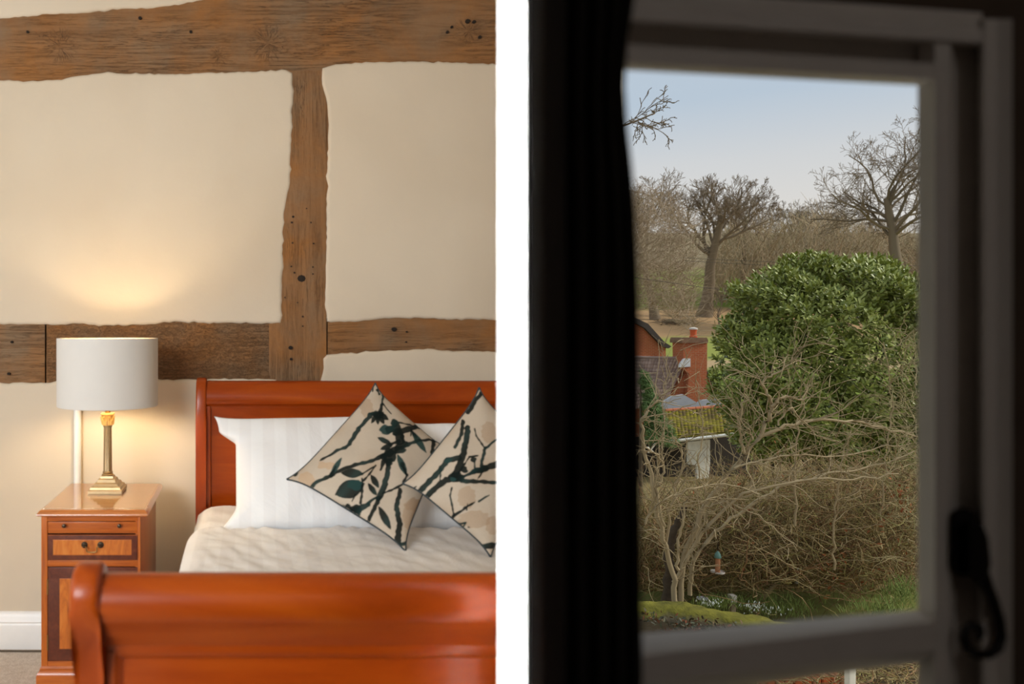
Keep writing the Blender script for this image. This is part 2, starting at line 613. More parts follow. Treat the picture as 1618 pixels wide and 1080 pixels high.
k = NM('moss_on_stone')
v = k.coord()
n = k.noise(v, 6, 5)
g = k.n('ShaderNodeNewGeometry')
sep = k.n('ShaderNodeSeparateXYZ')
k.l(g.outputs['Normal'], sep.inputs[0])
f = k.math('ADD', sep.outputs['Z'], k.math('MULTIPLY', k.math('SUBTRACT', n, 0.5), 0.8))
c = k.mix(k.ramp(f, [(0.35, c4(0, 0, 0)), (0.75, c4(1, 1, 1))]), lin(108, 96, 78), k.ramp(n, [(0.35, lin(92, 88, 42)), (0.65, lin(126, 120, 50))]))
k.bump(n, 0.8, 0.05)
M['moss'] = k.set(c, 0.95, 0, 0, 0.1)

# ------------------------------------------------------------------ the bedroom shell
def slab(name, pts, z0, z1, mat, **kw):
    b = MB()
    b.loft([[(x, y, z0) for x, y in pts], [(x, y, z1) for x, y in pts]])
    return tag(b.build(name, mat, None, (pts[0][0], pts[0][1], z0)), kind='structure')


ZC = 3.0
D0 = 3.40                      # face of the timber framed wall
slab('floor', [(-3.6, -2.4), (1.3, -2.4), (1.3, 0.60), (0.2, 0.55), (0.42, 1.06), (1.62, 3.5), (-3.6, 3.5)], -0.12, 0.0, M['carpet'])
slab('ceiling', [(-3.6, -2.4), (1.3, -2.4), (1.3, 0.80), (0.2, 0.60), (0.42, 1.06), (1.62, 3.5), (-3.6, 3.5)], ZC, ZC + 0.12, M['plaster'])
slab('wall_left', [(-3.6, -2.4), (-3.5, -2.4), (-3.5, 3.5), (-3.6, 3.5)], 0, ZC, M['plaster'])
slab('wall_behind', [(-3.5, -2.4), (1.3, -2.4), (1.3, -2.3), (-3.5, -2.3)], 0, ZC, M['plaster'])
slab('wall_light_shield', [(-0.22, -2.3), (-0.17, -2.3), (-0.17, 0.36), (-0.22, 0.36)], 0, ZC, M['dark_panelling'])  # unseen wall added to keep bedroom light off the window frame
slab('wall_nook', [(1.0, -2.3), (1.1, -2.3), (1.1, 0.80), (1.0, 0.76)], 0, ZC, M['nook_wall'])
# slanting wall on the far side of the bed, hidden behind the added white board
slab('wall_right', [(0.405, 1.085), (0.435, 1.075), (1.595, 3.42), (1.565, 3.42)], 0, ZC, M['plaster'])
# dark return between added white board and window wall
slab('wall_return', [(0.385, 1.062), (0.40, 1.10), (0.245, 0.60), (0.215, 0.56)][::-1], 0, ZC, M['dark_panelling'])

# white slab added out of view to bounce daylight onto the window bead
M['bounce_white'] = plain('bounce_slab_white', lin(238, 234, 226), 0.9, var=0.04, scale=3)
slab('wall_bounce', [(0.260, 0.585), (0.415, 1.065), (0.455, 1.072), (1.625, 3.425), (1.60, 3.43), (0.437, 1.078), (0.402, 1.085), (0.248, 0.60)], -3.0, ZC, M['bounce_white'])

wb = slab('wall_back', [(-3.5, D0 + 0.05), (1.62, D0 + 0.05), (1.62, D0 + 0.12), (-3.5, D0 + 0.12)], 0, ZC, M['lath'])


def WZ(px, py, d=D0): return P(px, py, d)


def beam(name, x0p, x1p, y0p, y1p, mat, face):
    a = P(x0p, y1p, D0)
    b_ = P(x1p, y0p, D0)
    x0, z0, x1, z1 = a[0], max(a[2], 0.0), b_[0], min(b_[2], ZC)
    nx = max(2, int((x1 - x0) / 0.03))
    nz = max(2, int((z1 - z0) / 0.03))
    gx, gz = np.meshgrid(np.linspace(x0, x1, nx), np.linspace(z0, z1, nz), indexing='ij')
    wv = 0.004 * (np.sin(gx * 9 + gz * 5) + np.sin(gx * 23 - gz * 17) * 0.5)
    edge = np.minimum(np.minimum(gx - x0, x1 - gx), np.minimum(gz - z0, z1 - gz))
    V = np.stack([gx, np.full_like(gx, face) + wv * 0.6 + np.where(edge < 0.004, 0.004, 0), gz], -1).reshape(-1, 3)
    q = grid_faces(nx, nz)
    n0 = len(V)
    back = np.array([[x0, D0 + 0.05, z0], [x1, D0 + 0.05, z0], [x1, D0 + 0.05, z1], [x0, D0 + 0.05, z1]])
    c = [0, (nx - 1) * nz, nx * nz - 1, nz - 1]
    q2 = [[n0, c[0], c[1], n0 + 1], [n0 + 1, c[1], c[2], n0 + 2], [n0 + 2, c[2], c[3], n0 + 3], [n0 + 3, c[3], c[0], n0], [n0 + 3, n0 + 2, n0 + 1, n0]]
    return np_mesh(name, np.concatenate([V, back]), np.concatenate([q, np.array(q2)]), mat, wb, ((x0 + x1) / 2, D0, (z0 + z1) / 2), True)


def knot(px, py, cxp, czp, r):
    a, c = P(px, py, D0), None
    return (a[0], a[2], r)


bx0, bx1, by0, by1 = -400, 950, -150, 150
ca = (P(bx0, by1, D0) + P(bx1, by0, D0)) / 2
ztop = (P(0, by1, D0)[2] + min(P(0, by0, D0)[2], ZC)) / 2
def kn(px, py, r):
    a = P(px, py, D0)
    return (a[0] - ca[0], a[2] - ztop, r)
M['oak_top'] = old_oak('oak_top_beam', True, (kn(95, 74, 0.09), kn(424, 68, 0.10), kn(346, 90, 0.05), kn(740, 50, 0.07)))
M['oak_post'] = old_oak('oak_post', False)
M['oak_left'] = old_oak('oak_left_rail', True, (), 0.15, crackle=0.8)
M['oak_left2'] = old_oak('oak_left_stub', True, ())
M['oak_right'] = old_oak('oak_right_rail', True)
beam('timber_beam', bx0, bx1, by0, by1, M['oak_top'], D0 - 0.006)
pb = beam('timber_post', 425, 515.5, 112, 1015, M['oak_post'], D0 - 0.010)
beam('timber_rail', -400, 71, 500, 620, M['oak_left2'], D0 - 0.003)
beam('timber_rail', 73.5, 443, 500, 612, M['oak_left'], D0 - 0.004)
beam('timber_rail', 517.5, 950, 490, 575, M['oak_right'], D0 - 0.004)
# the post widens behind the right plaster at its head
beam('timber_post_cheek', 515, 530, 108, 500, M['oak_post'], D0 - 0.009)


def densify(pts, step=7, jit=0.9):
    out = []
    n = len(pts)
    for i in range(n):
        a = np.array(pts[i], float)
        b = np.array(pts[(i + 1) % n], float)
        m = max(1, int(np.linalg.norm(b - a) / step))
        for kx in range(m):
            p = a + (b - a) * kx / m
            out.append(p + rng.normal(0, jit, 2) * (1 if m > 1 else 0))
    return np.array(out)


def panel(pts, proud=0.014, step=7, jit=0.7):
    q = densify(pts, step, jit)
    q[:, 1] = np.minimum(q[:, 1], 1010)
    A = np.array([P(x, y, D0)[[0, 2]] for x, y in q])
    area2 = np.sum(A[:, 0] * np.roll(A[:, 1], -1) - np.roll(A[:, 0], -1) * A[:, 1])
    if area2 < 0: A = A[::-1]
    T = np.roll(A, -3, 0) - np.roll(A, 3, 0)
    T /= np.linalg.norm(T, axis=1, keepdims=True) + 1e-9
    N = np.stack([-T[:, 1], T[:, 0]], 1)
    b = MB()
    rings = []
    for ins, y in ((0.0, D0 + 0.045), (0.0, D0 - 0.004), (0.003, D0 - proud * 0.75), (0.010, D0 - proud), (0.016, D0 - proud - 0.001)):
        B = A + N * ins
        rings.append([(p[0], y, p[1]) for p in B])
    b.loft(rings, True, False)
    b.bm.verts.ensure_lookup_table()
    m = len(A)
    top = list(b.bm.verts)[-m:]
    r_ = delaunay_2d_cdt([Vector((v.co.x, v.co.z)) for v in top], [(i, (i + 1) % m) for i in range(m)], [], 1, 1e-7)
    vs = []
    for co, orig in zip(r_[0], r_[3]):
        vs.append(top[orig[0]] if orig else b.bm.verts.new((co.x, rings[-1][0][1], co.y)))
    for f in r_[2]:
        try:
            b.bm.faces.new([vs[i] for i in f])
        except ValueError:
            pass
    return b.build('plaster_panel', M['plaster'], wb, tuple([A[:, 0].mean(), D0, A[:, 1].mean()]), 50)


panel([(-800, 40), (0, 32), (60, 26), (120, 22), (200, 15), (240, 14), (290, 8), (340, -2), (420, -20), (950, -60), (950, -82), (-800, -82)])
panel([(-800, 130), (0, 127), (60, 128), (105, 125), (130, 119), (170, 115), (215, 117), (300, 117), (420, 113), (452, 111), (461, 115), (463, 130), (462, 200), (459, 290), (452, 330), (449, 380), (447, 430), (445, 505), (444, 511), (380, 510), (330, 511), (290, 508), (260, 509), (245, 513), (150, 514), (132, 511), (90, 513), (0, 512), (-800, 512)])
panel([(510, 108), (530, 102), (570, 99), (600, 99), (660, 97), (700, 99), (784, 102), (950, 104), (950, 506), (784, 506), (700, 504), (640, 502), (600, 504), (575, 507), (545, 509), (516, 508), (513, 480), (514, 420), (516, 330), (517, 250), (519, 190), (517, 165), (511, 145), (508, 125)])
panel([(510, 566), (516, 560), (540, 558), (600, 554), (660, 551), (700, 553), (784, 556), (950, 558), (950, 1010), (508, 1010), (508, 600)])
panel([(-800, 606), (0, 604), (80, 604), (90, 602), (180, 600), (250, 599), (310, 598), (400, 598), (436, 599), (439, 604), (439, 1010), (-800, 1010)])

# peg holes and nails in the post and rails
MB_h = MB()
for (px, py, r) in ((476, 440, 5.5), (461, 352, 1.6), (491, 352, 1.2), (463, 343, 1.8), (462, 384, 1.3), (495, 385, 1.3), (460, 421, 1.3), (494, 422, 1.3), (465, 431, 1.4), (494, 433, 1.2), (478, 500, 1.3), (459, 549, 3.0), (460, 567, 2.2), (478, 515, 1.0), (450, 470, 1.0), (622, 520, 3.4), (484, 330, 1.0), (470, 478, 1.0), (642, 524, 1.4), (641, 540, 1.2), (302, 52, 2.2), (222, 30, 2.4), (45, 52, 2.0), (738, 35, 3.2), (748, 36, 2.4), (706, 52, 2.0), (713, 44, 1.8), (757, 60, 2.4), (20, 540, 2.0), (15, 590, 2.2)):
    p = P(px, py, D0)
    rr = r / F * D0
    ring = [(p[0] + rr * math.cos(a * math.pi / 4) * 1.2, 0, p[2] + rr * math.sin(a * math.pi / 4)) for a in range(8)]
    MB_h.loft([[(x, D0 - 0.0145, z) for x, _, z in ring], [(x, D0 - 0.004, z) for x, _, z in ring]])
ho = MB_h.build('peg_holes', plain('hole_black', lin(36, 26, 18), 0.95), wb)
ho['kind'] = 'stuff'

# skirting
bb = MB()
prof = [(0.0, 0.0), (-0.022, 0.0), (-0.022, 0.088), (-0.018, 0.096), (-0.020, 0.102), (-0.014, 0.118), (-0.010, 0.132), (-0.004, 0.138), (0.0, 0.138)]
yb = D0 - 0.015
bb.loft([[(-3.5, yb + a, z * 1.13) for a, z in prof], [(-0.25, yb + a, z * 1.13) for a, z in prof]])
tag(bb.build('baseboard_back', M['white_paint'], None, (-1.8, yb, 0), 30), kind='structure')

# white painted pipe behind the bedside table
pp = MB()
pc = P(122.5, 640, D0 - 0.035)
pp.tube([(pc[0], D0 - 0.035, 0.0), (pc[0], D0 - 0.035, 1.16)], 0.016, 16)
tag(pp.build('wall_pipe', M['white_paint'], None, (pc[0], D0 - 0.035, 0), 40), 'white painted upright pipe against the plaster, behind the table lamp', 'pipe')

# added white board in place of the blank gap between the two views
DP = 1.05
a = P(785.5, 0, DP)[0]
b_ = P(833.5, 0, DP)[0]
dv = MB()
dv.loft([[(a, DP, z), (b_, DP, z), (b_ + 0.018, DP + 0.03, z), (a + 0.03, DP + 0.05, z)] for z in (0, ZC)])
tag(dv.build('added_divider_1', M['divider_white'], None, (a, DP, 0)), 'added white board filling the blank gap between the bedroom and window views', kind='structure')

# ------------------------------------------------------------------ bed
XL = -0.205
def xr(y): return 0.405 + (y - 1.085) * (1.16 / 2.335) - 0.05   # the wall on the far side slants

bed = empty('sleigh_bed', (0.35, 2.2, 0), 'reddish cherry wood sleigh bed with scrolled headboard and footboard', 'bed')
DH = 3.25
# headboard : S-profile, rolls back at the top
def hz(py): return H - (py - CY) / F * DH
hp = [(0.0, 0.20), (0.0, hz(646)), (-0.010, hz(640)), (-0.020, hz(637)), (-0.022, hz(633)), (-0.016, hz(630)), (-0.014, hz(625)), (-0.008, hz(617)), (0.004, hz(611)), (0.012, hz(606.5)), (0.024, hz(603)), (0.040, hz(602)), (0.058, hz(604)), (0.070, hz(611)), (0.066, hz(624)), (0.048, hz(634)), (0.040, hz(646)), (0.030, 0.20)]
mbx = MB()
mbx.loft([[(x, DH + y, z) for y, z in hp] for x in (-0.19, 1.36)])
hb = mbx.build('headboard', M['cherry'], bed, None, 40)
# inner frame of the headboard panel: upright moulding on the left
mbx = MB()
mbx.box(-0.172, -0.150, DH - 0.014, DH + 0.004, 0.25, hz(641), 0.004)
mbx.build('panel_moulding', M['cherry_v'], hb)


def scroll_post(name, x0, x1, prof, parent, mat, bev=0.008):
    b = MB()
    b.loft([[(x0, y, z) for y, z in prof], [(x1, y, z) for y, z in prof]])
    ed = [e for e in b.bm.edges if abs(e.verts[0].co.x - e.verts[1].co.x) < 1e-6]
    bmesh.ops.bevel(b.bm, geom=ed, offset=bev, segments=3, profile=0.5, affect='EDGES')
    return b.build(name, mat, parent, None, 45)


hp2 = [(-0.035, 0.0), (-0.035, 0.7), (-0.034, hz(660)), (-0.030, hz(635)), (-0.018, hz(616)), (-0.004, hz(604)), (0.014, hz(598.5)), (0.036, hz(597)), (0.060, hz(598.5)), (0.076, hz(605)), (0.080, hz(616)), (0.074, hz(630)), (0.056, hz(642)), (0.046, hz(660)), (0.040, 0.7), (0.040, 0.0)]
scroll_post('headboard_post', -0.211, -0.168, [(DH + y, z) for y, z in hp2], bed, M['cherry_v'])
scroll_post('headboard_post', 1.35, 1.39, [(DH + y, z) for y, z in hp2], bed, M['cherry_v'])

# footboard, rolling towards the viewer at the top
DF = 1.11
def fz(py, d=DF): return H - (py - CY) / F * d
def arc(cy, cz, r, a0, a1, n=9): return [(cy + r * math.cos(math.radians(a0 + (a1 - a0) * i / n)), cz + r * math.sin(math.radians(a0 + (a1 - a0) * i / n))) for i in range(n + 1)]
rc = 0.038
cy_, cz_ = DF + 0.047, fz(905, DF + 0.047) - rc
fp = [(DF + 0.085, 0.20), (DF + 0.085, 0.86)] + arc(cy_, cz_, rc, 20, 232, 16) + [(DF + 0.034, cz_ - 0.046), (DF + 0.047, cz_ - 0.062), (DF + 0.052, cz_ - 0.070), (DF + 0.056, cz_ - 0.071), (DF + 0.056, cz_ - 0.082), (DF + 0.062, cz_ - 0.092), (DF + 0.066, cz_ - 0.094), (DF + 0.066, 0.20)]
XFR = xr(1.18)
mbx = MB()
mbx.loft([[(x, y, z) for y, z in fp] for x in (-0.213, XFR)])
fb = mbx.build('footboard', M['cherry'], bed, None, 35)
mbx = MB()
mbx.loft([[(x, y, z) for x, y in ((-0.214, DF + 0.056), (-0.196, DF + 0.056), (-0.184, DF + 0.066), (-0.214, DF + 0.07))] for z in (0.22, cz_ - 0.080)])
mbx.build('panel_moulding', M['cherry_v'], fb)
rp = 0.046
cy2, cz2 = DF + 0.046, fz(890, DF + 0.04) - rp
fp2 = [(DF + 0.11, 0.0), (DF + 0.11, 0.80), (DF + 0.105, 0.88)] + arc(cy2, cz2, rp, 15, 205, 16) + [(DF + 0.014, cz2 - 0.040), (DF + 0.028, cz2 - 0.062), (DF + 0.036, cz2 - 0.085), (DF + 0.040, cz2 - 0.12), (DF + 0.042, 0.5), (DF + 0.042, 0.0)]
scroll_post('footboard_post', -0.252, -0.209, fp2, bed, M['cherry_v'], 0.010)
# side rails, mattress
mbx = MB()
mbx.box(-0.235, -0.21, DF + 0.10, DH - 0.03, 0.18, 0.40, 0.006)
mbx.build('side_rail', M['cherry'], bed)
mbx = MB()
ya, yb2 = DF + 0.12, DH - 0.03
mbx.loft([[(xr(ya), ya, z), (xr(ya) + 0.02, ya, z), (xr(yb2) + 0.02, yb2, z), (xr(yb2), yb2, z)] for z in (0.18, 0.40)])
mbx.build('side_rail', M['cherry'], bed)
mbx = MB()
ya, yb2 = DF + 0.10, DH - 0.045
ring = [(-0.195, ya), (xr(ya) - 0.01, ya), (xr(yb2) - 0.01, yb2), (-0.195, yb2)]
mbx.loft([[(x, y, z) for x, y in ring] for z in (0.22, 0.60)])
mo = mbx.build('mattress', M['mattress'], bed)


# duvet : soft sheet of cloth over the mattress, rounded at the left edge and at its top hem
def duvet():
    nu, nv = 150, 110
    DT = 2.72                       # top hem
    zt = H - (842 - CY) / F * 2.66
    vs = np.linspace(0, 1, nv)
    us = np.linspace(0, 1, nu)
    U, Vv = np.meshgrid(us, vs, indexing='ij')
    Y = 1.24 + (DT - 1.24) * Vv
    XR = 0.405 + (Y - 1.085) * (1.16 / 2.335) - 0.065
    # arc-length from the left edge: vertical drop, quarter circle, flat
    drop, r = 0.10, 0.07
    XLd = -0.200 - 0.012 * np.sin(Y * 3)
    L = drop + r * math.pi / 2 + (XR - XLd - r)
    s = U ** 1.25 * L
    th = np.clip((s - drop) / r, 0, math.pi / 2)
    X = np.where(s < drop, XLd, np.where(s < drop + r * math.pi / 2, XLd + r - r * np.cos(th), XLd + r + s - drop - r * math.pi / 2))
    Z = np.where(s < drop, zt - r - (drop - s), zt - r + r * np.sin(th))
    # hem rounding at the pillow end
    e = np.clip((DT - Y) / 0.03, 0, 1)
    Z = Z - 0.028 * (1 - np.sqrt(1 - (1 - e) ** 2))
    top = np.clip((s - drop) / 0.12, 0, 1)
    # soft wrinkles and puffiness
    wr = 0.006 * np.sin(X * 21 + 2.0 * np.sin(Y * 9)) * np.sin(Y * 15 + X * 7) + 0.004 * np.sin(X * 47 + Y * 31 + 3 * np.sin(X * 11)) + 0.003 * np.sin(Y * 70 + 5 * np.sin(X * 13)) + 0.0025 * np.sin((X * 1.3 + Y) * 95 + 4 * np.sin(Y * 17 - X * 9))
    Z = Z + 0.4 * wr * top + 0.012 * np.sin(np.pi * U) * top
    rip = 0.004 * np.sin(X * 60 + 5 * np.sin(X * 17)) * np.exp(-((Y - (DT - 0.02)) / 0.03) ** 2)
    Z = Z + rip * top
    A = np.stack([X, Y, Z], -1).reshape(-1, 3)
    B = A.copy()
    B[:, 2] = np.where(A[:, 2] > zt - 0.05, A[:, 2] - 0.02, A[:, 2])
    B[:, 0] += np.where(A[:, 2] > zt - 0.05, 0.0, 0.006)
    q = grid_faces(nu, nv)
    # hem strip joining the two skins
    i = np.arange(nu - 1) * nv + (nv - 1)
    n0 = len(A)
    hem = np.stack([i, i + nv, n0 + i + nv, n0 + i], 1)
    o = np_mesh('duvet', np.concatenate([A, B]), np.concatenate([q, q[:, ::-1] + n0, hem]), M['duvet'], None, (0.3, 2.0, 0.60), True)
    tag(o, 'white duvet with satin stripes spread over the bed below the pillows', 'duvet')
    return zt


ZD = duvet()


# pillow sheet under the pillows
def undersheet():
    nu, nv = 60, 24
    U, Vv = np.meshgrid(np.linspace(0, 1, nu), np.linspace(0, 1, nv), indexing='ij')
    Y = 2.62 + (3.185 - 2.62) * Vv
    X = -0.197 + (1.28 + 0.197) * U
    X = np.minimum(X, xr(Y) - 0.02)
    Z = ZD - 0.028 + 0.006 * np.sin(X * 30 + Y * 21) * np.sin(Y * 18) - 0.03 * np.clip(1 - U / 0.04, 0, 1) ** 2
    A = np.stack([X, Y, Z], -1).reshape(-1, 3)
    B = A.copy()
    B[:, 2] = 0.601
    q = grid_faces(nu, nv)
    n0 = len(A)
    i = np.arange(nv - 1)
    side = np.stack([i, i + 1, n0 + i + 1, n0 + i], 1)
    o = np_mesh('sheet', np.concatenate([A, B]), np.concatenate([q, q[:, ::-1] + n0, side[:, ::-1]]), M['bedlinen'], None, (0.5, 2.9, 0.60), True)
    tag(o, 'white fitted sheet showing beneath the pillows by the headboard', 'sheet')


undersheet()


def quad_surface(c, n, bulge, pinch, ear=6.0, power=0.5, sag=0.0, wr=0.0, seed=0, earL=0.0):
    """cushion skin over a quad c = TL, TR, BR, BL (3D); returns front and back grids"""
    TL, TR, BR, BL = [np.array(x, float) for x in c]
    s, t = np.meshgrid(np.linspace(0, 1, n), np.linspace(0, 1, n), indexing='ij')
    # pinch the edges in between the corners
    es = 1 - np.abs(2 * t - 1) ** ear
    et = 1 - np.abs(2 * s - 1) ** ear
    s2 = 0.5 + (s - 0.5) * (1 - 2 * pinch * es)
    if earL:
        sm = lambda x: np.clip(x, 0, 1) ** 2 * (3 - 2 * np.clip(x, 0, 1))
        s2 = s2 + earL * (1 - s) ** 3 * sm((t - 0.13) / 0.13) * sm((1 - t) / 0.25)
    t2 = 0.5 + (t - 0.5) * (1 - 2 * pinch * et)
    S_, T_ = s2[..., None], t2[..., None]
    Pp = (1 - S_) * (1 - T_) * TL + S_ * (1 - T_) * TR + S_ * T_ * BR + (1 - S_) * T_ * BL
    nrm = np.cross(TR - TL, BL - TL)
    nrm /= np.linalg.norm(nrm)
    if nrm[1] > 0: nrm = -nrm
    h = (np.clip(16 * s * (1 - s) * t * (1 - t), 0, 1)) ** power
    tt = h * bulge * (1 + sag * (t - 0.5))
    r = np.random.default_rng(seed)
    w = 0
    for i in range(6):
        a, b2, ph = r.uniform(6, 22), r.uniform(6, 22), r.uniform(0, 6)
        w = w + np.sin(a * s + b2 * t * (1 if i % 2 else -1) + ph)
    w = w / 6 * wr * np.clip(h * 4, 0, 1)
    return Pp + nrm * (tt + w)[..., None], Pp - nrm * (tt * 0.9)[..., None], nrm


def cushion_object(name, c, n, bulge, pinch, mat, loc, ear=6.0, power=0.5, sag=0.0, wr=0.0, seed=0, colfn=None, parent=None, earL=0.0):
    Fr, Bk, nrm = quad_surface(c, n, bulge, pinch, ear, power, sag, wr, seed, earL)
    A = Fr.reshape(-1, 3)
    B = Bk.reshape(-1, 3)
    q = grid_faces(n, n)
    o = np_mesh(name, np.concatenate([A, B]), np.concatenate([q[:, ::-1], q + len(A)]), mat, parent, loc, True)
    if colfn:
        ca_ = o.data.color_attributes.new('print', 'FLOAT_COLOR', 'POINT')
        cols = np.concatenate([colfn(A), np.tile(np.array(lin(196, 178, 158)), (len(B), 1))]).astype(np.float32)
        ca_.data.foreach_set('color', cols.ravel())
    bm = bmesh.new()
    bm.from_mesh(o.data)
    bmesh.ops.remove_doubles(bm, verts=list(bm.verts), dist=0.0003)
    bmesh.ops.recalc_face_normals(bm, faces=list(bm.faces))
    bm.to_mesh(o.data)
    bm.free()
    return o, Fr


# pillows, leaning on the headboard
pc1 = [P(338, 657, 2.95), P(622, 652, 2.98), P(606, 848, 2.76), P(342, 848, 2.76)]
o, _ = cushion_object('pillow', pc1, 90, 0.085, 0.03, M['bedlinen'], tuple((pc1[2] + pc1[3]) / 2), 7.0, 0.42, 0.7, 0.006, 3, earL=0.09)
tag(o, 'white satin striped pillow with a floppy corner, left side of the bed', 'pillow', 'bed pillows')
pc2 = [P(628, 662, 3.00), P(905, 657, 3.00), P(890, 846, 2.78), P(632, 846, 2.78)]
o, _ = cushion_object('pillow', pc2, 70, 0.085, 0.05, M['bedlinen'], tuple((pc2[2] + pc2[3]) / 2), 7.0, 0.42, 0.7, 0.008, 5)
tag(o, 'white satin striped pillow behind the two printed cushions', 'pillow', 'bed pillows')

# ------------------------------------------------------------------ printed cushions
INK = np.array(lin(22, 30, 28))
TEAL = np.array(lin(42, 70, 68))
TAN = np.array(lin(176, 148, 120))
TAN2 = np.array(lin(196, 160, 122))
LINEN = np.array(lin(202, 188, 170))


def seg_d(Q, a, b):
    ab = b - a
    t = np.clip(((Q - a) @ ab) / (ab @ ab + 1e-9), 0, 1)
    return np.linalg.norm(Q - a - t[:, None] * ab, axis=1), t


def printer(items, ox, oy, sc):
    def fn(A):
        Q = np.stack([CX + F * A[:, 0] / A[:, 1], CY + F * (H - A[:, 2]) / A[:, 1]], 1)
        Z = np.stack([(Q[:, 0] - ox) * sc, (Q[:, 1] - oy) * sc], 1)
        jit = 2.0 * np.sin(Z[:, 0] * 0.11 + 1.7 * np.sin(Z[:, 1] * 0.07)) + 1.6 * np.sin(Z[:, 1] * 0.19 + Z[:, 0] * 0.05)
        C = np.tile(LINEN, (len(A), 1))
        wash = np.clip(np.sin(Z[:, 0] * 0.013 + 1) * np.sin(Z[:, 1] * 0.011 + 2) - 0.25, 0, 1)[:, None] * 0.5
        C = C * (1 - wash) + TAN * wash
        for it in items:
            kd, data, col = it
            if kd == 'e':
                x, y, rx, ry = data
                d = np.sqrt(((Z[:, 0] - x) / rx) ** 2 + ((Z[:, 1] - y) / ry) ** 2) - 1
                m = np.clip(-(d * min(rx, ry) + jit * 1.5) / 4 + 0.5, 0, 1)
            elif kd == 'l':                 # leaf: lens between two points
                x0, y0, x1, y1, w = data
                dd, t = seg_d(Z, np.array([x0, y0], float), np.array([x1, y1], float))
                hw = w / 2 * np.sin(np.pi * np.clip(t * 0.96 + 0.02, 0, 1)) ** 0.8
                m = np.clip((hw - dd + jit * 0.3) / 3 + 0.5, 0, 1) * (hw > 1)
            else:                           # stroke
                pts, w0, w1 = data
                m = np.zeros(len(A))
                n_ = len(pts) - 1
                for i in range(n_):
                    dd, t = seg_d(Z, np.array(pts[i], float), np.array(pts[i + 1], float))
                    hw = (w0 + (w1 - w0) * (i + t) / n_) / 2 * 1.15
                    m = np.maximum(m, np.clip((hw + jit * min(1.0, w0 / 18) - dd) / 3 + 0.5, 0, 1))
            alpha = 0.55 if col is TAN or col is TAN2 else 0.97
            cc = col
            if col is INK:
                g = (0.5 + 0.5 * np.sin(Z[:, 0] * 0.031 + Z[:, 1] * 0.023))[:, None] ** 3
                cc = INK * (1 - g * 0.5) + TEAL * g * 0.5
            m = m[:, None] * alpha
            C = C * (1 - m) + cc * m
        C[:, 3] = 1
        return C
    return fn


def s_(pts, w0, w1=None): return ('s', (pts, w0, w1 if w1 is not None else w0), INK)
def l_(a, b, c, d, w, col=None): return ('l', (a, b, c, d, w), INK if col is None else col)
def e_(x, y, rx, ry=None, col=None): return ('e', (x, y, rx, ry or rx), INK if col is None else col)


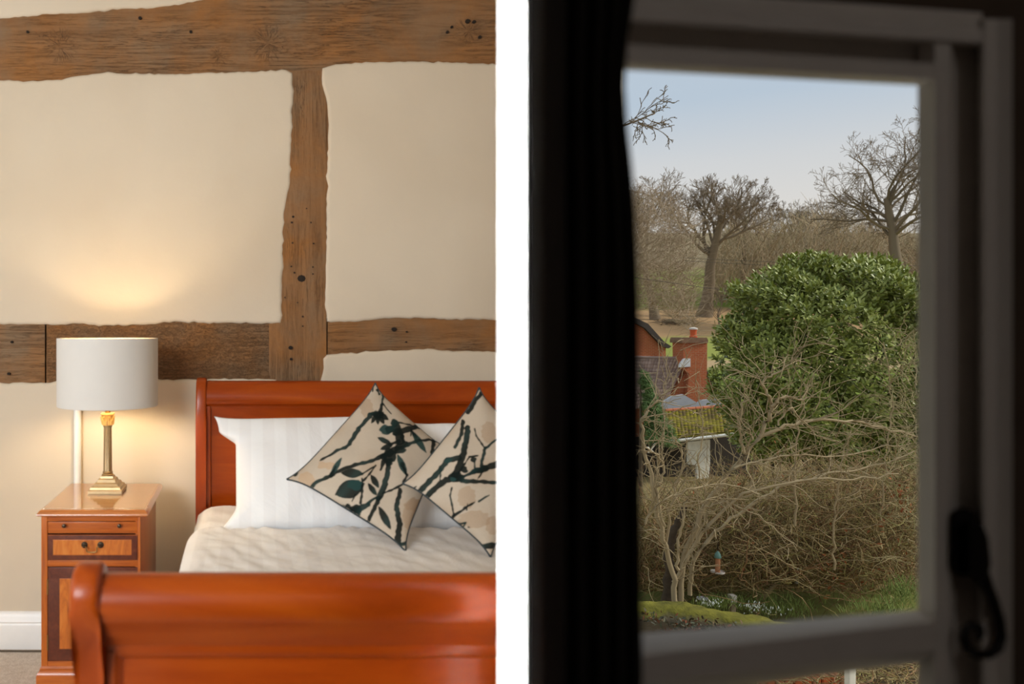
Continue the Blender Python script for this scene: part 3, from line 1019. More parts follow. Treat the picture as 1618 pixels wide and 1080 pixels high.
art1 = [
    e_(790, 830, 70, 110, TAN), e_(790, 760, 60, 40, TAN), e_(130, 610, 50, 50, TAN2), e_(250, 520, 60, 22, TAN2), e_(500, 170, 40, 60, TAN),
    s_([(520, 215), (490, 255), (455, 290)], 26, 16), s_([(448, 300), (420, 345), (395, 385), (370, 412), (320, 430), (280, 452), (215, 492)], 26, 10),
    s_([(130, 680), (190, 625), (280, 580), (350, 545), (430, 515), (520, 495), (590, 465), (640, 440)], 20, 20),
    l_(280, 582, 345, 475, 34, TEAL), s_([(280, 585), (310, 530)], 22, 6),
    e_(568, 212, 34, 26), s_([(590, 150), (582, 195)], 14, 22), l_(570, 200, 632, 242, 34), l_(565, 210, 568, 272, 26), l_(575, 215, 606, 268, 28), l_(560, 210, 528, 262, 26), l_(575, 205, 515, 205, 26),
    s_([(600, 95), (592, 150)], 16, 8), s_([(600, 145), (625, 180), (650, 207)], 7, 5), s_([(565, 60), (575, 85)], 16, 10), s_([(540, 40), (535, 70)], 7, 5),
    e_(616, 303, 42, 30, TEAL), e_(640, 300, 26, 24), s_([(670, 260), (690, 310), (705, 368)], 40, 50), s_([(680, 320), (740, 305), (795, 285)], 40, 26), s_([(690, 258), (760, 272), (822, 297)], 9, 7), s_([(716, 340), (722, 390)], 22, 8), e_(672, 270, 18, 22),
    l_(772, 308, 862, 442, 38, TEAL), s_([(775, 310), (800, 345)], 12, 18), s_([(715, 412), (760, 388), (810, 370), (880, 362), (935, 378)], 22, 10), s_([(905, 375), (902, 430), (885, 492)], 22, 16), s_([(770, 300), (768, 340)], 8, 4),
    s_([(740, 390), (690, 410), (640, 445)], 24, 40), e_(640, 462, 42, 46), e_(700, 428, 34, 24), e_(604, 470, 24, 22), l_(566, 350, 650, 390, 32), l_(584, 422, 660, 392, 34), s_([(600, 500), (585, 548)], 24, 8), e_(635, 500, 26, 24), s_([(640, 390), (700, 372)], 16, 16),
    s_([(632, 500), (624, 580), (604, 655), (572, 718)], 26, 34), s_([(572, 718), (555, 765), (520, 835), (480, 915)], 26, 16),
    l_(688, 455, 742, 580, 42, TEAL), s_([(715, 510), (740, 575)], 22, 8), s_([(745, 580), (718, 635), (650, 672), (600, 690)], 14, 10),
    l_(345, 565, 475, 570, 58), s_([(470, 572), (540, 530)], 12, 6), l_(525, 578, 572, 655, 38), s_([(480, 612), (515, 575), (555, 520)], 12, 8), l_(508, 630, 560, 702, 34), s_([(470, 600), (475, 640)], 10, 8),
    l_(312, 697, 482, 632, 112), e_(430, 640, 46, 32, TEAL), s_([(475, 640), (462, 750)], 14, 12), s_([(430, 700), (410, 740)], 8, 5),
    e_(352, 785, 30, 26), e_(372, 812, 20, 18), e_(432, 800, 38, 42), s_([(382, 762), (430, 835)], 22, 26), s_([(504, 760), (430, 795)], 28, 40), s_([(432, 830), (440, 888)], 22, 14), s_([(505, 755), (560, 712)], 16, 12),
    l_(572, 770, 645, 908, 44), s_([(704, 668), (680, 770), (700, 880), (686, 985), (690, 1022)], 22, 40),
    s_([(540, 992), (620, 1000), (700, 1006), (780, 975), (850, 922), (912, 828)], 24, 18), s_([(148, 688), (220, 742), (300, 790), (380, 850), (440, 892)], 22, 14), s_([(60, 575), (85, 565)], 20, 8),
]
art2 = [
    e_(430, 700, 58, 70, TAN), e_(480, 840, 100, 55, TAN), e_(570, 290, 50, 70, TAN), e_(590, 880, 40, 60, TAN),
    s_([(535, 30), (485, 90), (440, 165)], 22, 26), s_([(405, 222), (395, 305), (358, 385)], 22, 18), s_([(436, 262), (430, 330), (408, 425), (380, 510), (345, 580)], 30, 40),
    s_([(385, 452), (310, 465), (250, 545), (180, 612), (112, 688)], 28, 30), e_(310, 470, 26, 14, TEAL), s_([(395, 578), (300, 590), (220, 652), (152, 722)], 36, 30), e_(360, 572, 44, 34), e_(345, 585, 20, 14, TEAL),
    s_([(400, 600), (480, 600), (615, 608)], 24, 20), s_([(410, 572), (480, 535), (560, 512), (640, 486)], 14, 40), s_([(470, 540), (550, 520)], 30, 40),
    e_(415, 525, 22), s_([(375, 555), (450, 440)], 12, 8), s_([(445, 445), (500, 438)], 12, 8), e_(470, 462, 18, 22), s_([(480, 470), (480, 555)], 9, 6),
    s_([(480, 268), (490, 312), (545, 392)], 8, 10), s_([(548, 385), (535, 440), (520, 505)], 18, 16), s_([(548, 392), (640, 318)], 14, 8), s_([(530, 540), (498, 588)], 10, 6),
    s_([(335, 640), (325, 690), (348, 812)], 9, 11), s_([(345, 822), (430, 762), (482, 730)], 18, 8), s_([(505, 725), (572, 688)], 12, 7), s_([(430, 780), (435, 740)], 7, 5),
    e_(312, 838, 34, 16), l_(275, 852, 350, 828, 26), ('s', ([(345, 885), (375, 925)], 26, 12), INK), ('s', ([(345, 882), (425, 862)], 30, 6), INK), ('s', ([(375, 925), (420, 868)], 14, 10), INK), e_(375, 895, 28, 22), s_([(345, 850), (380, 862)], 9, 7),
    s_([(210, 772), (238, 798)], 18, 10), s_([(510, 1022), (560, 1008), (640, 1005)], 26, 40), s_([(75, 660), (110, 630)], 16, 6), s_([(265, 520), (262, 590)], 14, 8), s_([(440, 890), (450, 892)], 8, 5),
]
k = NM('printed_linen')
va = k.n('ShaderNodeVertexColor', layer_name='print')
v = k.coord((60, 400, 60))
n = k.noise(v, 6, 3)
c = k.mix(k.ramp(n, [(0.3, c4(0.22, 0.22, 0.22)), (0.6, c4(0, 0, 0))]), va.outputs['Color'], c4(0.5, 0.45, 0.4), 'MULTIPLY')
v2 = k.coord()
k.bump(k.math('ADD', k.noise(v2, 12, 4, 0.6, 0.5), k.math('MULTIPLY', n, 0.15)), 0.35, 0.015)
M['print'] = k.set(c, 0.85, 0, 0, 0.1)
M['piping'] = plain('slate_piping', lin(52, 62, 66), 0.8)


def printed(corners, art, label, seed):
    o, Fr = cushion_object('cushion', corners, 230, 0.055, 0.045, M['print'], tuple(corners[2]), 5.0, 0.5, 0.1, 0.006, seed, art)
    tag(o, label, 'cushion', 'printed cushions')
    rim = np.concatenate([Fr[::6, 0], Fr[-1, ::6], Fr[::-6, -1], Fr[0, ::-6]])
    V, q = poly_tubes([(np.concatenate([rim, rim[:1]]), np.full(len(rim) + 1, 0.0032))], 6)
    np_mesh('piping', V, q, M['piping'], o, None, True)
    return o


c1 = [P(593, 605, 2.86), P(706, 706, 2.70), P(641, 871, 2.42), P(453, 757, 2.60)]
printed(c1, printer(art1, 450, 600, 1003 / 260), 'beige cushion printed with dark leafy branches, standing on a corner before the left pillow', 11)
c2 = [P(757, 612, 2.62), P(880, 735, 2.52), P(775, 880, 2.36), P(636, 764, 2.50)]
printed(c2, printer(art2, 630, 610, 4.0), 'beige branch-printed cushion in front, beside the added white board', 23)

# ------------------------------------------------------------------ bedside cabinet
NS = 1250 / 2.74
def nz(py): return H - (py - CY) / NS
def nx(px): return (px - CX) / NS
YF = 2.74
YB = 3.20
cab = empty('bedside_cabinet', (nx(143), (YF + YB) / 2, 0), 'yew veneered bedside cabinet with drawer and panelled door beside the bed', 'cabinet')
x0, x1 = nx(65), nx(222)
zt0, zt1 = nz(815), nz(805.5)
b = MB(); b.box(x0, x0 + 0.018, YF + 0.001, YB, 0.17, zt0, 0.002); b.build('side_panel', M['yew_v'], cab, None, 40)
b = MB(); b.box(x1 - 0.018, x1, YF + 0.001, YB, 0.17, zt0, 0.002); b.build('side_panel', M['yew_v'], cab, None, 40)
b = MB(); b.box(x0 + 0.018, x1 - 0.018, YB - 0.012, YB, 0.17, zt0); b.build('back_panel', M['crossband'], cab)
# moulded top
b = MB()
tx0, tx1, ty0, ty1 = nx(60), nx(235), YF - 0.022, YB + 0.012
rings = []
for ins, z in ((0.012, zt0), (0.004, zt0 + 0.003), (0.0, zt0 + 0.008), (0.0015, zt0 + 0.013), (0.009, zt1 + 0.001), (0.012, zt1 + 0.003)):
    rings.append([(tx0 + ins, ty0 + ins, z), (tx1 - ins, ty0 + ins, z), (tx1 - ins, ty1 - ins, z), (tx0 + ins, ty1 - ins, z)])
b.loft(rings)
b.build('cabinet_top', M['yew_polished'], cab, None, 25)
ZT = zt1 + 0.003
b = MB(); b.box(tx0 + 0.016, tx1 - 0.016, ty0 + 0.016, ty1 - 0.014, ZT + 0.0003, ZT + 0.0043, 0.0008); b.build('glass_sheet', M['glass_top'], cab)
ZT += 0.0043
# face frame
b = MB(); b.box(x0, nx(75), YF, YF + 0.018, 0.17, zt0, 0.002); b.build('stile', M['yew_v'], cab, None, 40)
b = MB(); b.box(nx(218), x1, YF, YF + 0.018, 0.17, zt0, 0.002); b.build('stile', M['yew_v'], cab, None, 40)
b = MB(); b.box(nx(75), nx(218), YF + 0.0005, YF + 0.018, nz(823), zt0, 0.0015); b.build('top_rail', M['yew'], cab, None, 40)
b = MB(); b.box(nx(75), nx(218), YF + 0.0005, YF + 0.018, nz(894.5), nz(885.5), 0.0015); b.build('middle_rail', M['yew'], cab, None, 40)
b = MB(); b.box(nx(75), nx(218), YF + 0.0005, YF + 0.018, 0.17, nz(1044), 0.0015); b.build('bottom_rail', M['yew'], cab, None, 40)
b = MB(); b.box(nx(73), nx(220), YF + 0.016, YF + 0.02, 0.17, zt0); b.build('dust_board', M['lath'], cab)
# pull-out slide
sl = MB().box(nx(75.8), nx(217.2), YF - 0.001, YF + 0.018, nz(841.8), nz(824), 0.0015).build('pull_out_slide', M['yew'], cab, None, 40)
for px in (102.5, 189.5):
    b = MB()
    kz = nz(829)
    prof = [(0.004, 0.0), (0.0035, 0.006), (0.0055, 0.009), (0.0075, 0.013), (0.0065, 0.017), (0.002, 0.019)]
    b.loft([[(nx(px) + r * math.cos(a_ * math.pi / 6), YF - 0.001 - y, kz + r * math.sin(a_ * math.pi / 6)) for a_ in range(12)] for r, y in prof])
    b.build('knob', M['brass_dark'], sl, None, 50)
# drawer
dr = MB().box(nx(76), nx(217.2), YF - 0.004, YF + 0.016, nz(884.5), nz(844), 0.002).build('drawer', M['crossband'], cab, None, 40)
MB().box(nx(84.5), nx(208), YF - 0.0048, YF, nz(875.5), nz(852), 0.0004).build('veneer_panel', M['flame'], dr)
b = MB()
for z0_, z1_, xa, xb in ((nz(844.7), nz(844), 76, 217.2), (nz(884.5), nz(883.8), 76, 217.2), (nz(852), nz(851.5), 84, 208.5), (nz(876), nz(875.5), 84, 208.5)):
    b.box(nx(xa), nx(xb), YF - 0.0052, YF - 0.003, z0_, z1_)
b.build('stringing', M['yew'], dr)
hx, hzv = nx(146.7), nz(859.5)
for sgn in (-1, 1):
    b = MB()
    prof = [(0.011, 0.0), (0.011, 0.002), (0.0085, 0.004), (0.004, 0.006), (0.004, 0.014), (0.006, 0.017), (0.004, 0.020)]
    b.loft([[(hx + sgn * 0.028 + r * math.cos(a_ * math.pi / 8), YF - 0.005 - y, hzv + r * math.sin(a_ * math.pi / 8)) for a_ in range(16)] for r, y in prof])
    b.build('handle_rose', M['brass_dark'], dr, None, 50)
pts = [(-0.028, -0.001), (-0.022, -0.002), (-0.0175, -0.006), (-0.0185, -0.012), (-0.0165, -0.019), (-0.010, -0.0215), (0, -0.022), (0.010, -0.0215), (0.0165, -0.019), (0.0185, -0.012), (0.0175, -0.006), (0.022, -0.002), (0.028, -0.001)]
b = MB(); b.tube([(hx + x, YF - 0.021, hzv + z) for x, z in pts], 0.0024, 8); b.build('swan_neck_handle', M['brass'], dr, None, 60)
# door
do = MB().box(nx(76), nx(217.2), YF - 0.003, YF + 0.016, nz(1043), nz(895.5), 0.002).build('door', M['crossband'], cab, None, 40)
MB().box(nx(94.5), nx(199), YF - 0.0038, YF, nz(1024), nz(913), 0.0004).build('veneer_panel', M['flame'], do)
for pz in (926, 1014):
    b = MB(); b.tube([(nx(75.6), YF - 0.002, nz(pz - 12)), (nx(75.6), YF - 0.002, nz(pz + 12))], 0.0032, 8); b.build('hinge', M['brass'], do, None, 50)
# plinth with moulded top
b = MB()
rings = []
for ins, z in ((-0.014, 0.0), (-0.014, nz(1066)), (-0.011, nz(1062)), (-0.004, nz(1058)), (-0.004, nz(1055)), (0.0, nz(1052))):
    rings.append([(x0 + ins, YF + ins, z), (x1 - ins, YF + ins, z), (x1 - ins, YB, z), (x0 + ins, YB, z)])
b.loft(rings)
b.build('plinth', M['yew'], cab, None, 25)

# ------------------------------------------------------------------ table lamp
LY = 3.04
LS = F / LY
def lx(px): return (px - CX) / LS
def lz(py): return H - (py - CY) / LS
lxc = lx(170.2)
lamp = empty('table_lamp', (lxc, LY, ZT), 'brass column table lamp with white drum shade on the bedside cabinet', 'lamp')
zb = ZT
b = MB()
rings = []
for w, z in ((0.064, zb), (0.064, zb + 0.010), (0.058, zb + 0.013), (0.056, zb + 0.021), (0.048, zb + 0.024), (0.044, zb + 0.033), (0.036, zb + 0.036), (0.032, zb + 0.047), (0.025, zb + 0.050), (0.023, zb + 0.058)):
    rings.append([(lxc - w, LY - w, z), (lxc + w, LY - w, z), (lxc + w, LY + w, z), (lxc - w, LY + w, z)])
b.loft(rings)
b.build('stepped_base', M['brass_pale'], lamp, None, 20)
zc0, zc1 = zb + 0.056, lz(672)
b = MB()
n = 64
rings = []
for z, r in ((zc0, 0.022), (zc0 + 0.006, 0.023), (zc0 + 0.010, 0.018), (zc0 + 0.015, 0.020), (zc0 + 0.020, 0.0165)):
    rings.append([(lxc + r * math.cos(2 * math.pi * i / n), LY + r * math.sin(2 * math.pi * i / n), z) for i in range(n)])
for z, r in ((zc0 + 0.022, 0.0165), (zc1 - 0.004, 0.0152)):
    rings.append([(lxc + (r - 0.0012 * (i % 4 in (1, 2))) * math.cos(2 * math.pi * i / n), LY + (r - 0.0012 * (i % 4 in (1, 2))) * math.sin(2 * math.pi * i / n), z) for i in range(n)])
for z, r in ((zc1 - 0.003, 0.0175), (zc1, 0.0175)):
    rings.append([(lxc + r * math.cos(2 * math.pi * i / n), LY + r * math.sin(2 * math.pi * i / n), z) for i in range(n)])
b.loft(rings)
b.build('fluted_column', M['brass_pale'], lamp, None, 35)
zk = lz(652)
cap = MB().lathe([(0.016, zc1), (0.019, zc1 + 0.008), (0.018, zc1 + 0.016), (0.024, zk - 0.008), (0.026, zk - 0.006)], (lxc, LY), 24).build('capital', M['brass_lit'], lamp, None, 40)
b = MB()
for i in range(16):
    a_ = 2 * math.pi * i / 16
    r0, r1 = 0.019, 0.026 if i % 2 else 0.0235
    zz = zk - 0.012 if i % 2 else zk - 0.024
    b.tube([(lxc + r0 * math.cos(a_), LY + r0 * math.sin(a_), zc1 + 0.004), (lxc + (r0 + 0.002) * math.cos(a_), LY + (r0 + 0.002) * math.sin(a_), (zc1 + zz) / 2), (lxc + r1 * math.cos(a_), LY + r1 * math.sin(a_), zz), (lxc + (r1 + 0.006) * math.cos(a_), LY + (r1 + 0.006) * math.sin(a_), zz - 0.004)], [0.004, 0.0045, 0.003, 0.0012], 6)
b.build('acanthus_leaves', M['brass_lit'], cap, None, 60)
MB().box(lxc - 0.024, lxc + 0.024, LY - 0.024, LY + 0.024, zk - 0.006, zk, 0.002).build('abacus', M['brass_lit'], cap)
zs0, zs1 = lz(640.5), lz(534)
MB().lathe([(0.010, zk), (0.010, zk + 0.03), (0.014, zk + 0.032), (0.014, zk + 0.070), (0.011, zk + 0.073)], (lxc, LY), 20).build('bulb_holder', M['brass'], lamp, None, 40)
R = 80.0 / LS * 0.985
b = MB()
n = 96
b.loft([[(lxc + r * math.cos(2 * math.pi * i / n), LY + r * math.sin(2 * math.pi * i / n), z) for i in range(n)] for r, z in ((R - 0.0025, zs0 + 0.001), (R - 0.001, zs0), (R, zs0 + 0.001), (R, zs1 - 0.001), (R - 0.001, zs1), (R - 0.0025, zs1 - 0.001))], True, False)
sh = b.build('lamp_shade', M['shade_out'], lamp, None, 30)
b = MB()
b.loft([[(lxc + r * math.cos(2 * math.pi * i / n), LY + r * math.sin(2 * math.pi * i / n), z) for i in range(n)] for r, z in ((R - 0.0026, zs0 + 0.001), (R - 0.0026, zs1 - 0.001))], True, False)
b.build('shade_lining', M['shade_in'], sh, None, 30)
b = MB()
zr = zk + 0.068
for i in range(3):
    a_ = 2 * math.pi * i / 3 + 0.4
    b.tube([(lxc + 0.013 * math.cos(a_), LY + 0.013 * math.sin(a_), zr), (lxc + (R - 0.003) * math.cos(a_), LY + (R - 0.003) * math.sin(a_), zr + 0.01)], 0.0015, 6)
b.build('shade_spider', M['brass'], sh)
zbulb = zs0 + 0.098
k = NM('bulb_glow')
k.b.inputs['Emission Color'].default_value = (1.0, 0.78, 0.48, 1)
k.b.inputs['Emission Strength'].default_value = 190
k.set(lin(255, 240, 210), 0.4)
MB().lathe([(0.010, zk + 0.073), (0.013, zk + 0.082), (0.026, zbulb - 0.008), (0.029, zbulb + 0.004), (0.024, zbulb + 0.02), (0.010, zbulb + 0.031), (0.002, zbulb + 0.033)], (lxc, LY), 20).build('bulb', k.m, lamp, None, 60)
# flex lying along the skirting
b = MB()
fy = D0 - 0.060
b.tube([(-3.2 + i * 0.15, fy - 0.004 * math.sin(i * 0.9) - 0.012 * max(0, 1 - i / 12.0), 0.004) for i in range(18)], 0.0042, 8)
tag(b.build('lamp_flex', M['cord'], None, (-1.4, fy, 0), 60), 'brown electric flex lying on carpet along the white skirting', 'cord')

# ------------------------------------------------------------------ window nook
KS, Y00 = 0.174, 0.53
NV = np.array([KS, -1.0, 0.0]) / math.hypot(KS, 1.0)          # into the room


def Wp(px, py, off=0.0):
    """point of the window plane (pushed off metres into the room)"""
    u = (px - CX) / F
    y0 = Y00 - off * math.hypot(KS, 1.0)
    d = y0 / (1 - KS * u)
    return P(px, py, d)


win = bpy.data.objects.new('window_1', None)
COL.objects.link(win)
win.location = tuple(Wp(1220, 1500, 0))
win['kind'] = 'structure'
win['label'] = 'pale painted casement window seen in silhouette beside the dark curtain'


def member(name, A, B, mat=M['frame_paint'], parent=win, smooth=25):
    b = MB()
    b.loft([[tuple(Wp(*p)) for p in A], [tuple(Wp(*p)) for p in B]])
    return b.build(name, mat, parent, None, smooth)


TH = -0.030
# mitred stile and rails of the sash
def vprof(py, top):
    def y(px):
        return py
    return [(1450, py, 0.0), (1473, py, 0.0134), (1477, py, 0.016), (1500, py, 0.016), (1504, py, 0.012), (1520, py, TH), (1450, py, TH)]


sash = member('sash_stile', vprof(60, True), vprof(1560, False))
member('sash_stile', [(930, 0, 0.0), (910, 0, 0.0134), (906, 0, 0.016), (880, 0, 0.016), (880, 0, TH), (930, 0, TH)], [(930, 1560, 0.0), (910, 1560, 0.0134), (906, 1560, 0.016), (880, 1560, 0.016), (880, 1560, TH), (930, 1560, TH)])
member('sash_rail', [(880, 105, 0.0), (880, 96, 0.0134), (880, 93, 0.0155), (880, 66, 0.0155), (880, 63, 0.012), (880, 64, TH), (880, 105, TH)],
       [(1476, 136.5, 0.0), (1476, 127, 0.0134), (1476, 125, 0.0155), (1476, 102, 0.0155), (1476, 100, 0.012), (1476, 101, TH), (1476, 136.5, TH)])
member('glazing_bar', [(880, 1012, 0.0), (880, 1046, 0.0134), (880, 1052, 0.0155), (880, 1092, 0.0155), (880, 1112, 0.008), (880, 1124, 0.0), (880, 1124, TH), (880, 1012, TH)],
       [(1476, 961, 0.0), (1476, 976, 0.0134), (1476, 982, 0.0155), (1476, 1026, 0.0155), (1476, 1038, 0.008), (1476, 1043, 0.0), (1476, 1043, TH), (1476, 961, TH)])
member('sash_rail', [(880, 1500, 0.0), (880, 1500, 0.0155), (880, 1560, 0.0155), (880, 1560, TH), (880, 1500, TH)], [(1476, 1500, 0.0), (1476, 1500, 0.0155), (1476, 1560, 0.0155), (1476, 1560, TH), (1476, 1500, TH)])
# panes
for (ya_, yb_, ya2, yb2_) in ((100, 1014, 130, 966), (1118, 1510, 1040, 1510)):
    b = MB()
    b.loft([[tuple(Wp(890, ya_, o_)), tuple(Wp(1460, ya2, o_)), tuple(Wp(1460, yb2_, o_)), tuple(Wp(890, yb_, o_))] for o_ in (-0.006, -0.009)])
    b.build('glass_pane', M['pane'], win)
# outer frame: jamb and head, with the recess between frame and sash
def jprof(py): return [(1498, py, -0.004), (1546, py, -0.002), (1549, py, 0.014), (1554, py, 0.019), (1576, py, 0.019), (1584, py, 0.012), (1600, py, 0.004), (1600, py, -0.045), (1498, py, -0.045)]
member('frame_jamb', jprof(30), jprof(1640))
member('frame_head', [(872, 75, -0.004), (872, 30, -0.002), (872, 28, 0.014), (872, 22, 0.019), (872, 2, 0.019), (872, -8, 0.012), (872, -28, 0.004), (872, -28, -0.045), (872, 75, -0.045)],
       [(1552, 112, -0.004), (1552, 74, -0.002), (1552, 72, 0.014), (1552, 67, 0.019), (1552, 48, 0.019), (1552, 38, 0.012), (1552, 20, 0.004), (1552, 20, -0.045), (1552, 112, -0.045)])
member('frame_sill', [(872, 1562, -0.01), (872, 1562, 0.03), (872, 1600, 0.03), (872, 1600, -0.045)], [(1600, 1562, -0.01), (1600, 1562, 0.03), (1600, 1600, 0.03), (1600, 1600, -0.045)])

# iron handle with a curled tail
hd = bpy.data.objects.new('casement_handle', None)
COL.objects.link(hd)
hd.parent = win
hw = Vector(Wp(1530, 860, 0.016))
hd.location = hw - win.location
b = MB()
pl = [(1504, 812), (1512, 803), (1528, 802), (1540, 812), (1541, 900), (1532, 908), (1512, 908), (1504, 898)]
b.loft([[tuple(Wp(x, y, o_)) for x, y in pl] for o_ in (0.0, 0.020)])
b.build('back_plate', M['iron'], hd)
b = MB()
pl = [(1530, 822), (1552, 826), (1562, 850), (1566, 890), (1561, 915), (1545, 922), (1532, 905)]
b.loft([[tuple(Wp(x, y, o_)) for x, y in pl] for o_ in (0.016, 0.030)])
b.build('latch_block', M['iron'], hd)
curl = [(1553, 905), (1560, 925), (1570, 950), (1579, 980), (1582, 1005), (1576, 1024), (1562, 1033), (1545, 1034), (1530, 1026), (1523, 1010), (1526, 994), (1537, 986), (1548, 990), (1550, 1002), (1543, 1008)]
b = MB()
b.tube([tuple(Wp(x, y, 0.026)) for x, y in curl], [0.0042, 0.0040, 0.0038, 0.0036, 0.0035, 0.0035, 0.0035, 0.0035, 0.0034, 0.0033, 0.0032, 0.003, 0.0028, 0.0026, 0.002], 10)
b.build('curled_tail', M['iron'], hd, None, 60)

# window wall: four blocks round the opening
def wallblock(name, x0p, x1p, z0, z1):
    b = MB()
    pts = [Wp(x0p, CY, 0.003), Wp(x1p, CY, 0.003), Wp(x1p, CY, -0.10), Wp(x0p, CY, -0.10)]
    b.loft([[(p[0], p[1], z) for p in pts] for z in (z0, z1)])
    return tag(b.build(name, M['nook_wall'], None, (pts[0][0], pts[0][1], z0)), kind='structure')


zwt = Wp(840, 5, 0)[2]
zwb = Wp(1600, 1600, 0)[2]
wallblock('wall_window', 1599, 2600, 0, ZC)
wallblock('wall_window', 868, 1599, zwt, ZC)
wallblock('wall_window', 868, 1599, 0, zwb)


# the dark curtain
def curtain():
    path = [P(838, 0, 1.062), P(843, 0, 0.88), P(848, 0, 0.70), P(858, 0, 0.55), P(890, 0, 0.510), P(935, 0, 0.498), P(970, 0, 0.485), P(992, 0, 0.475)]
    n = 140
    A = np.array([p[:2] for p in path])
    t = np.linspace(0, len(A) - 1, n)
    X = np.interp(t, range(len(A)), A[:, 0])
    Y = np.interp(t, range(len(A)), A[:, 1])
    zs = np.linspace(0.02, 2.3, 90)
    edge_y = np.array([-700, 0, 60, 130, 200, 300, 450, 700, 1080, 1700])
    edge_x = np.array([1004, 1002, 992, 986, 991, 1003, 1010, 1013, 1017, 1022])
    V = []
    for z in zs:
        dref = 0.475
        py = CY + (H - z) / dref * F
        shift = (np.interp(py, edge_y, edge_x) - 992) / F * dref
        w = np.clip((t - 3.5) / 3.5, 0, 1) ** 1.5
        ph = 0.5 * math.sin(z * 2.1)
        fold = 0.0035 * np.sin(t * 9.0 + ph) * np.clip(t - 3.0, 0, 1)
        x = X + shift * w
        y = Y + fold
        V.append(np.stack([x, y, np.full(n, z)], 1))
    V = np.array(V)
    m = V.shape[0]
    back = V + np.array([0.002, 0.006, 0])
    q = grid_faces(m, n)
    n0 = m * n
    i = np.arange(m - 1) * n
    s1 = np.stack([i, i + n, n0 + i + n, n0 + i], 1)
    j = i + n - 1
    s2 = np.stack([j, j + n, n0 + j + n, n0 + j], 1)
    o = np_mesh('curtain', np.concatenate([V.reshape(-1, 3), back.reshape(-1, 3)]), np.concatenate([q, q[:, ::-1] + n0, s1[:, ::-1], s2]), M['curtain'], None, (0.25, 0.6, 0.02), True)
    tag(o, 'near-black curtain drawn aside, between the added white board and the window', 'curtain')


curtain()

# ------------------------------------------------------------------ outdoors: ground
gy = np.array([0.9, 5, 10, 14, 20, 28, 36, 45, 52, 60, 70, 85, 105, 140, 180, 250, 400, 900])
gz_py = {60: 600, 70: 572, 85: 540, 105: 500, 140: 446, 180: 420, 250: 398, 400: 380, 900: 368}
gz = np.array([-2.55, -2.6, -2.7, -2.95, -3.4, -4.1, -4.45, -4.3, -3.6] + [H - (gz_py[int(y)] - CY) / F * y for y in gy[9:]])


def ground_z(y): return float(np.interp(y, gy, gz))


ys = np.concatenate([np.arange(0.95, 60, 1.0), np.arange(60, 200, 3.0), np.linspace(200, 900, 30)])
us_ = np.linspace(-0.9, 2.2, 90)
Yg, Ug = np.meshgrid(ys, us_, indexing='ij')
Xg = Ug * np.maximum(Yg, 12)
keep = ~((Xg < 0.35) & (Yg < 4))
Zg = np.interp(Yg, gy, gz) + 0.015 * np.sin(Xg * 0.7) * np.sin(Yg * 0.9)
Zg = np.minimum(Zg, np.where(Yg < 4.5, -1.2, 1e9))
go = np_mesh('ground', np.stack([Xg, Yg, Zg], -1).reshape(-1, 3), grid_faces(len(ys), len(us_)), M['ground'], None, (0, 0, 0), True)
tag(go, kind='structure')

# ------------------------------------------------------------------ bare trees
def rot_about(v, axis, ang):
    return v * math.cos(ang) + np.cross(axis, v) * math.sin(ang) + axis * np.dot(axis, v) * (1 - math.cos(ang))


def grow_tree(seed, height, crown_c, crown_r, trunk_r, trunk_frac=0.4, nchild=(8, 6, 5, 5), ratio=0.62, wig=0.25, minr=0.02, lean=(0, 0), spread=(35, 75), up=0.05, squash=1.0):
    """polylines of a bare tree standing at the origin"""
    r = np.random.default_rng(seed)
    cc = np.array(crown_c, float)
    crr = np.array(crown_r, float)
    big, small = [], []

    def grow(p, d, L, rad, lev):
        n = 6 if lev < 2 else (5 if lev == 2 else 4)
        pts = [p]
        dirs = [d]
        for i in range(n):
            d = d + r.normal(0, wig * (0.4 if lev == 0 else 1), 3) + np.array([0, 0, up if lev else 0.02])
            d = d / np.linalg.norm(d)
            p = p + d * L / n
            pts.append(p)
            dirs.append(d)
        pts = np.array(pts)
        end = 0.45 if lev < 1 else 0.35
        rr = np.maximum(rad * np.linspace(1, end, n + 1), minr)
        if lev == 0: rr[0] *= 1.35
        (big if lev < 2 else small).append((pts, rr))
        if lev >= len(nchild): return
        k_ = nchild[lev]
        lo_ = 0.55 if lev == 0 else 0.25
        for c in range(k_):
            t = lo_ + (1 - lo_) * (c + r.uniform(0.2, 0.9)) / k_
            f = t * n
            i = min(int(f), n - 1)
            q = pts[i] + (pts[i + 1] - pts[i]) * (f - i)
            ax = np.cross(dirs[i + 1], r.normal(0, 1, 3))
            ax /= np.linalg.norm(ax) + 1e-9
            a_ = math.radians(r.uniform(*spread)) * (0.9 if lev else 1.0)
            nd = rot_about(dirs[i + 1], ax, a_)
            if lev == 0 and nd[2] < 0.05: nd[2] = abs(nd[2]) * 0.5 + 0.1
            nd[1] *= squash
            nd /= np.linalg.norm(nd)
            # length: to the crown surface, capped
            o_ = (q - cc) / crr
            dn = nd / crr
            A_, B_, C_ = dn @ dn, 2 * o_ @ dn, o_ @ o_ - 1
            disc = B_ * B_ - 4 * A_ * C_
            reach = (-B_ + math.sqrt(disc)) / (2 * A_) if disc > 0 else 0
            if lev == 0:
                LL = min(max(reach, 0) * 0.80, height * 0.55)
            else:
                LL = min(L * ratio * (1.15 - 0.5 * t), max(reach, 0) * 1.02 + 0.3)
            if LL < L * 0.08: continue
            grow(q, nd, LL, max(rr[min(i + 1, n)] * (0.55 if lev else 0.46), minr), lev + 1)

    d0 = np.array([lean[0], lean[1], 1.0])
    grow(np.array([0, 0, 0.0]), d0 / np.linalg.norm(d0), height * trunk_frac * 1.6, trunk_r, 0)
    return big, small


